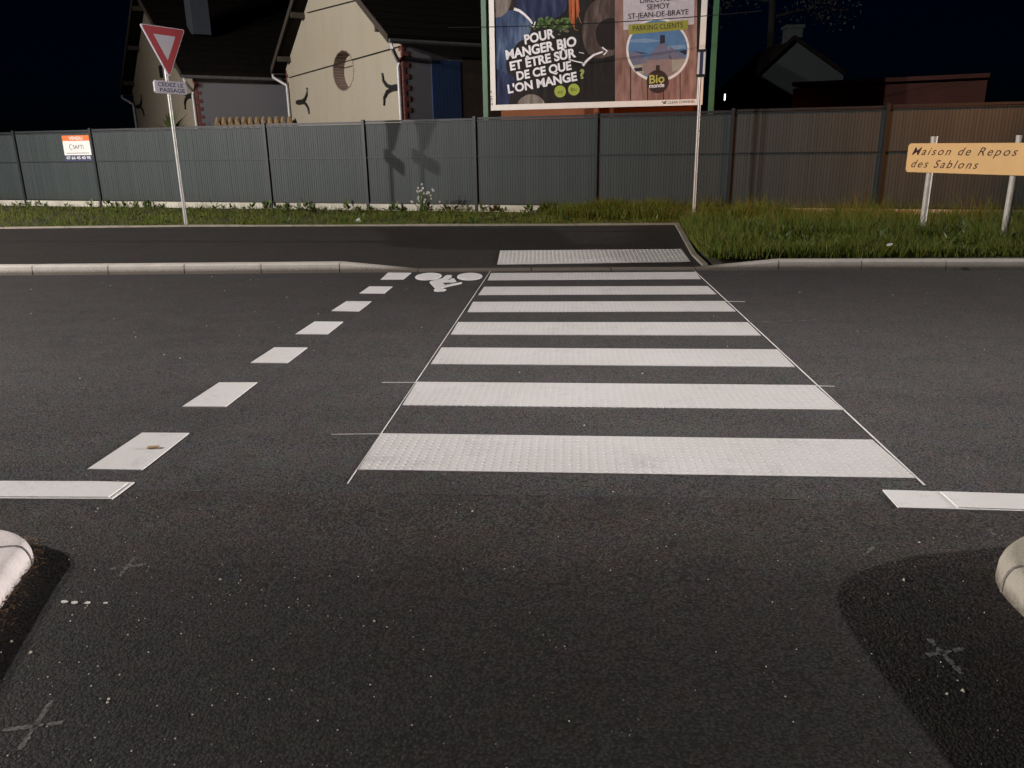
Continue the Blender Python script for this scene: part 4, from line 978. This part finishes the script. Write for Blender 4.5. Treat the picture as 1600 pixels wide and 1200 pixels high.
# ------------------------------------------------------------------ grass, weeds and small litter
def fence_y(x): return 20.5 + (x + 14.337) * (-4.9 / 20.075)
def blades(n, xr_, ylo, yhi, hlo, hhi, w, base=None):
    x = rng.uniform(*xr_, n); lo = np.array([ylo(a) for a in x]); hi = np.array([yhi(a) for a in x])
    y = lo + (hi - lo) * rng.uniform(0, 1, n)
    clump = .5 + .32 * np.sin(x * 2.3 + 1.7 * np.sin(y * 1.9)) * np.cos(y * 2.7 + x) + .28 * np.sin(x * 5.1 + 2.2 * np.sin(y * 3.3)) * np.sin(y * 6.1 + x * 1.7)
    hgt = rng.uniform(hlo, hhi, n) * (.35 + 1.0 * clump.clip(0, 1.1))
    z = np.interp(y, [10.2, 10.5, 14.1, 15.5, 40], [-.12, -.07, -.03, -.012, 0]) - .01
    az = rng.uniform(0, 2 * np.pi, n); lean = rng.uniform(.1, .75, n) * hgt; wa_ = rng.uniform(0, np.pi, n)
    ww = w * rng.uniform(.6, 1.5, n)
    dx, dy = np.cos(wa_) * ww / 2, np.sin(wa_) * ww / 2; lx, ly = np.cos(az) * lean, np.sin(az) * lean
    V = np.empty((n, 5, 3))
    V[:, 0] = np.stack([x - dx, y - dy, z], 1); V[:, 1] = np.stack([x + dx, y + dy, z], 1)
    V[:, 2] = np.stack([x + dx * .8 + lx * .35, y + dy * .8 + ly * .35, z + hgt * .6], 1); V[:, 3] = np.stack([x - dx * .8 + lx * .35, y - dy * .8 + ly * .35, z + hgt * .6], 1)
    V[:, 4] = np.stack([x + lx, y + ly, z + hgt], 1)
    return V
xe = edge[0][0]
patch = lambda a: .5 + .5 * math.sin(a * 1.3 + 1.1 * math.sin(a * .7)) * math.cos(a * 2.9)
def corner_fill(n):
    V_ = blades(n, (0, 1), lambda a: 10.55, lambda a: 14.3, .08, .26, .009)
    for i in range(n):
        dx_ = xr(min(14.2, max(10.5, V_[i, 0, 1]))) + .10 + rng.uniform(0, 1) ** 1.5 * .9 - V_[i, 0, 0]; V_[i, :, 0] += dx_
        y0_ = yk(V_[i, 0, 0]) + KW + .03; V_[i, :, 1] += max(0, y0_ - V_[i, 0, 1])
    return V_
sets = [corner_fill(5200), blades(50000, (-24, xe + .1), lambda a: yb(a) + .12, lambda a: fence_y(a) - .35, .03, .11, .008),
        blades(5000, (-24, xe + .1), lambda a: yb(a) + .1, lambda a: yb(a) + .4, .06, .15, .009),
        blades(5200, (-24, xe + .1), lambda a: yb(a) + .3, lambda a: fence_y(a) - .06, .12, .25, .006),
        blades(3400, (-.6, xe + .1), lambda a: fence_y(a) - 1.0, lambda a: fence_y(a) - .06, .14, .36, .010),
        blades(56000, (xe + .2, 11), lambda a: (10.62 if a > edge[2][0] + .6 else 11.4), lambda a: fence_y(a) - .06, .07, .27, .008),
        blades(6000, (xe + .2, 11), lambda a: 10.6 + max(0, .9 - (a - 1.6)) * 1.0, lambda a: 11.4, .06, .18, .009),
        blades(7000, (-.2, 4.6), lambda a: fence_y(a) - 1.6, lambda a: fence_y(a) - .06, .16, .38, .009),
        blades(5200, (xe + .2, 11), lambda a: 11.6, lambda a: fence_y(a) - .1, .32, .55, .006)]
V = np.concatenate(sets)
# keep the pavement, the posts' feet and the kerb free
n_ = len(V); VV = V.reshape(-1, 3)
idx = np.arange(n_)[:, None] * 5
F3 = (idx + np.array([[3, 2, 4]])); F4 = (idx + np.array([[0, 1, 2, 3]]))
me = bpy.data.meshes.new('grass')
loops = np.concatenate([F4.ravel(), F3.ravel()]).astype(np.int32)
me.vertices.add(len(VV)); me.vertices.foreach_set('co', VV.ravel().astype(np.float32))
me.loops.add(len(loops)); me.loops.foreach_set('vertex_index', loops)
starts = np.concatenate([np.arange(n_) * 4, n_ * 4 + np.arange(n_) * 3]).astype(np.int32)
me.polygons.add(2 * n_); me.polygons.foreach_set('loop_start', starts)
me.update(calc_edges=True); me.validate(); me.materials.append(MAT['grass'])
o_ = bpy.data.objects.new('grass', me); COL.objects.link(o_); tag(o_, kind='stuff')
# broad-leaved weeds
wd_ = MB()
def weed(x, y, z, s_, nl=14):
    for i in range(nl):
        a = random.uniform(0, 6.28); el = random.uniform(.2, 1.3); ln = s_ * random.uniform(.5, 1.1)
        dv = Vector((math.cos(a) * math.cos(el), math.sin(a) * math.cos(el), math.sin(el))); sd = dv.cross(ZZ).normalized() * ln * .2
        b_ = Vector((x, y, z)) + dv * ln * random.uniform(.0, .6)
        wd_.add([b_, b_ + dv * ln * .45 + sd, b_ + dv * ln - ZZ * ln * .15, b_ + dv * ln * .45 - sd], [(0, 1, 2, 3)])
for i in range(120):
    x = random.uniform(-16, xe); y = random.choice([random.uniform(yb(x) + .2, fence_y(x) - .2), fence_y(x) - random.uniform(.15, .5)]); weed(x, y, 0, random.uniform(.07, .17) if y < fence_y(x) - .6 else random.uniform(.09, .22))
for i in range(420):
    x = random.uniform(xe + .3, 11); weed(x, random.uniform(11.2, fence_y(x) - .2), -.03, random.uniform(.07, .20), 20)
tag(wd_.build('weeds', MAT['leaf']), kind='stuff')
# white flowering plant by the fence
wf = Vector((-3.125, 17.0, 0.0))
fl = thing('flowering_plant', (wf.x, wf.y, 0), 'white flowering weed standing up in front of the fence', 'plant')
st, pe = MB(), MB()
for i in range(34):
    a = random.uniform(0, 6.28); sp_ = abs(random.gauss(0, .17)); hh = max(.12, .52 - sp_ * .9 + random.gauss(0, .10))
    t_ = Vector((wf.x + math.cos(a) * sp_ * 1.7, wf.y + math.sin(a) * sp_ * .8, hh)); st.tube([(wf.x + random.gauss(0, .05), wf.y, 0), ((wf.x + t_.x) / 2, (wf.y + t_.y) / 2, hh * .6), t_], .005, 4)
    for k_ in range(5):
        a1 = k_ * 1.2566; a2 = a1 + .9; s_ = .024
        pe.add([t_, t_ + Vector((math.cos(a1) * s_, -.01 + .4 * s_ * math.sin(a1), math.sin(a1) * s_)), t_ + Vector((math.cos(a2) * s_, -.01 + .4 * s_ * math.sin(a2), math.sin(a2) * s_))], [(0, 1, 2)])
st.build('stems', MAT['leaf'], fl); pe.build('blossoms', MAT['petal'], fl)
# litter
def scrap(P_, s_, lab):
    m_ = MB(); P_ = Vector(P_); pts = [P_ + Vector((random.uniform(-s_, s_), random.uniform(-s_, s_) * .6, random.uniform(0, s_ * 1.1))) for _ in range(9)]
    m_.add(pts, [(0, 1, 2), (2, 3, 4), (4, 5, 6), (6, 7, 8), (1, 4, 7), (0, 5, 8), (3, 6, 2)])
    tag(m_.build('paper_scrap', MAT['paper']), lab, 'litter')
scrap((-3.9784, 14.7864, 0.0), .10, 'crumpled white paper lying at the front of the grass verge, left of centre')
scrap((2.1028, 10.7843, -0.08), .05, 'small white scrap in the grass above the right kerb, near the crossing')
scrap((3.8512, 9.9582, 0.15), .045, 'small white scrap in the tall grass left of the direction sign')
b_ = Vector((-2.1365, 3.6774, -0.0707))
m_ = MB().box(b_ + ZZ * .012, Vector((.98, .2, 0)), Vector((-.2, .98, 0)), ZZ, .028, .014, .003)
m_.build('brown_side', MAT['tile'], None).name = 'cardboard_scrap'
o_ = bpy.data.objects['cardboard_scrap']; tag(o_, 'small brown cardboard scrap lying on the nearest white dash', 'litter')
chips = [(-1.6908, 2.2303), (-1.6522, 2.2262), (-1.6087, 2.2284), (-1.5466, 2.2295)]
chip_names = ['largest white paint chip in the row of four near the left island', 'second white paint chip from the left in the row near the left island', 'third white paint chip from the left in the row near the left island', 'small white paint chip at the right end of the row near the left island']
for c, nm in zip(chips, chip_names):
    m_ = MB(); s_ = .007 if 'small' in nm else .0105
    pts = [(c[0] + s_ * math.cos(a) * random.uniform(.6, 1.3), c[1] + s_ * math.sin(a) * random.uniform(.4, 1.0)) for a in (0, .9, 1.9, 2.8, 3.9, 5.1)]
    m_.prism([(x, y, road_z(y) + .001) for x, y in pts], (0, 0, .003)); tag(m_.build('paint_chip', MAT['paper']), nm, 'paint chip', 'white paint chips on the asphalt')
gv = MB()
def pebble(x, y, s_):
    z = road_z(y) + s_ * .25
    dirs = [(1, 0, 0), (-1, 0, 0), (0, 1, 0), (0, -1, 0), (0, 0, 1), (0, 0, -1)]
    vs_ = [Vector((x, y, z)) + Vector(v_) * s_ * random.uniform(.6, 1.1) for v_ in dirs]
    gv.add(vs_, [(0, 2, 4), (2, 1, 4), (1, 3, 4), (3, 0, 4), (2, 0, 5), (1, 2, 5), (3, 1, 5), (0, 3, 5)])
for i in range(640):
    y = 1.2 + 2.6 * random.random() ** 1.2; pebble(random.uniform(-1.6, 1.4) * (.55 + y * .3), y, random.choice([.0015, .0018, .0022, .0034]))
for i in range(120): pebble(random.uniform(-2.2, -.5), random.uniform(1.2, 2.6), random.choice([.0018, .0024, .0034]))
for i in range(90): pebble(random.uniform(-7, 5), random.uniform(4, 10.2), random.choice([.004, .006, .009]))
for c in [(-1.6183, 1.9492, 0.007), (-1.7156, 2.0004, 0.006), (-0.6162, 2.1698, 0.006), (-1.2255, 2.401, 0.006), (-1.7142, 2.4455, 0.005), (-2.0079, 2.9589, 0.006), (-1.9976, 2.9273, 0.005), (1.1577, 2.5132, 0.008), (1.0828, 1.9158, 0.008), (1.0334, 1.8996, 0.006), (1.3264, 2.8015, 0.006), (-0.4007, 3.0038, 0.006), (0.1967, 3.228, 0.006), (-1.2585, 1.7531, 0.006), (-1.2545, 1.7399, 0.006), (-1.8987, 3.0768, 0.004)]: pebble(c[0], c[1], c[2])
tag(gv.build('gravel', MAT['pebble']), kind='stuff')
# leaf dirt swept against the left island
dr = MB()
for i in range(700):
    t_ = random.random(); y = 2.68 - t_ * 1.1; x = interp([(1.2, -1.62), (2.2, -1.90), (2.43, -1.985), (2.56, -2.03), (2.8, -2.3)], y) + abs(random.gauss(0, .035)) + .005
    p_ = Vector((x, y, road_z(y) + random.uniform(.002, .014))); a = random.uniform(0, 6.28); s_ = random.uniform(.003, .012)
    u_ = Vector((math.cos(a), math.sin(a), random.uniform(-.4, .4))) * s_; w_ = Vector((-math.sin(a), math.cos(a), random.uniform(-.3, .3))) * s_ * .35
    dr.add([p_ - u_, p_ + w_, p_ + u_, p_ - w_], [(0, 1, 2, 3)])
tag(dr.build('leaf_dirt', plain('dry_leaf_dirt', (.13, .075, .038), .9, var=.5, scale=60)), kind='stuff')

# ------------------------------------------------------------------ street lamps that light the place, one added over the crossing (just outside the picture)
def street_lamp(base, head, aim, power, col, label, rad=.14, cone=150, blend=.6):
    base, head, aim = Vector(base), Vector(head), Vector(aim)
    s_ = thing('street_lamp', tuple(base), label, 'street lamp', 'street lamps along the road')
    MB().tube([base, (base.x, base.y, head.z - .4), (base.x + (head.x - base.x) * .3, base.y + (head.y - base.y) * .3, head.z + .05), head + ZZ * .12], [.09, .065, .05, .04], 12).build('pole', MAT['galv'], s_, smooth=True)
    d_ = (head - base); d_.z = 0; d_ = d_.normalized() if d_.length > .01 else Vector((1, 0, 0))
    MB().box(head + ZZ * .10, d_, Vector((-d_.y, d_.x, 0)), ZZ, .32, .14, .05).build('lamp_head', MAT['galv'], s_)
    ld = bpy.data.lights.new('lamp_light', 'SPOT'); ld.energy = power; ld.color = col; ld.shadow_soft_size = rad; ld.spot_size = R(cone); ld.spot_blend = blend
    lo = bpy.data.objects.new('lamp_light', ld); COL.objects.link(lo); lo.parent = s_
    lo.location = head - base; lo.rotation_euler = (aim - head).to_track_quat('-Z', 'Y').to_euler()
WHT = (1.0, .935, .905)
LAMPS = [((-21.6, 2.6, 0), (-20.2, 2.25, 8), (0, 7, 0), 21000, WHT, 'left street lamp head nearer the crossing, on the middle island'),
 ((-21.6, 2.6, 0), (-23.0, 3.0, 8), (0, 7, 0), 16000, WHT, 'left street lamp head farther from the crossing, on the middle island'),
 ((47, 10.2, 0), (46, 9.8, 7.4), (0, 4.4, 0), 150000, WHT, 'right street lamp far along the road', .14, 36, 1.0),
 ((5.6, -.8, 0), (1.3, 4.2, 7.2), (1.2, 5.7, 0), 950, WHT, 'added lamp on a long arm above the zebra', .14, 62, 1.0),  # added to build up the pool of light on the zebra
 ((10.6, 11.6, 0), (9.0, 12.7, 5.6), (5.2, 16.2, 1.3), 3900, (1.0, .31, .07), 'sodium street lamp beyond the direction sign', .14, 62, 1.0)]

for args in LAMPS: street_lamp(*args)
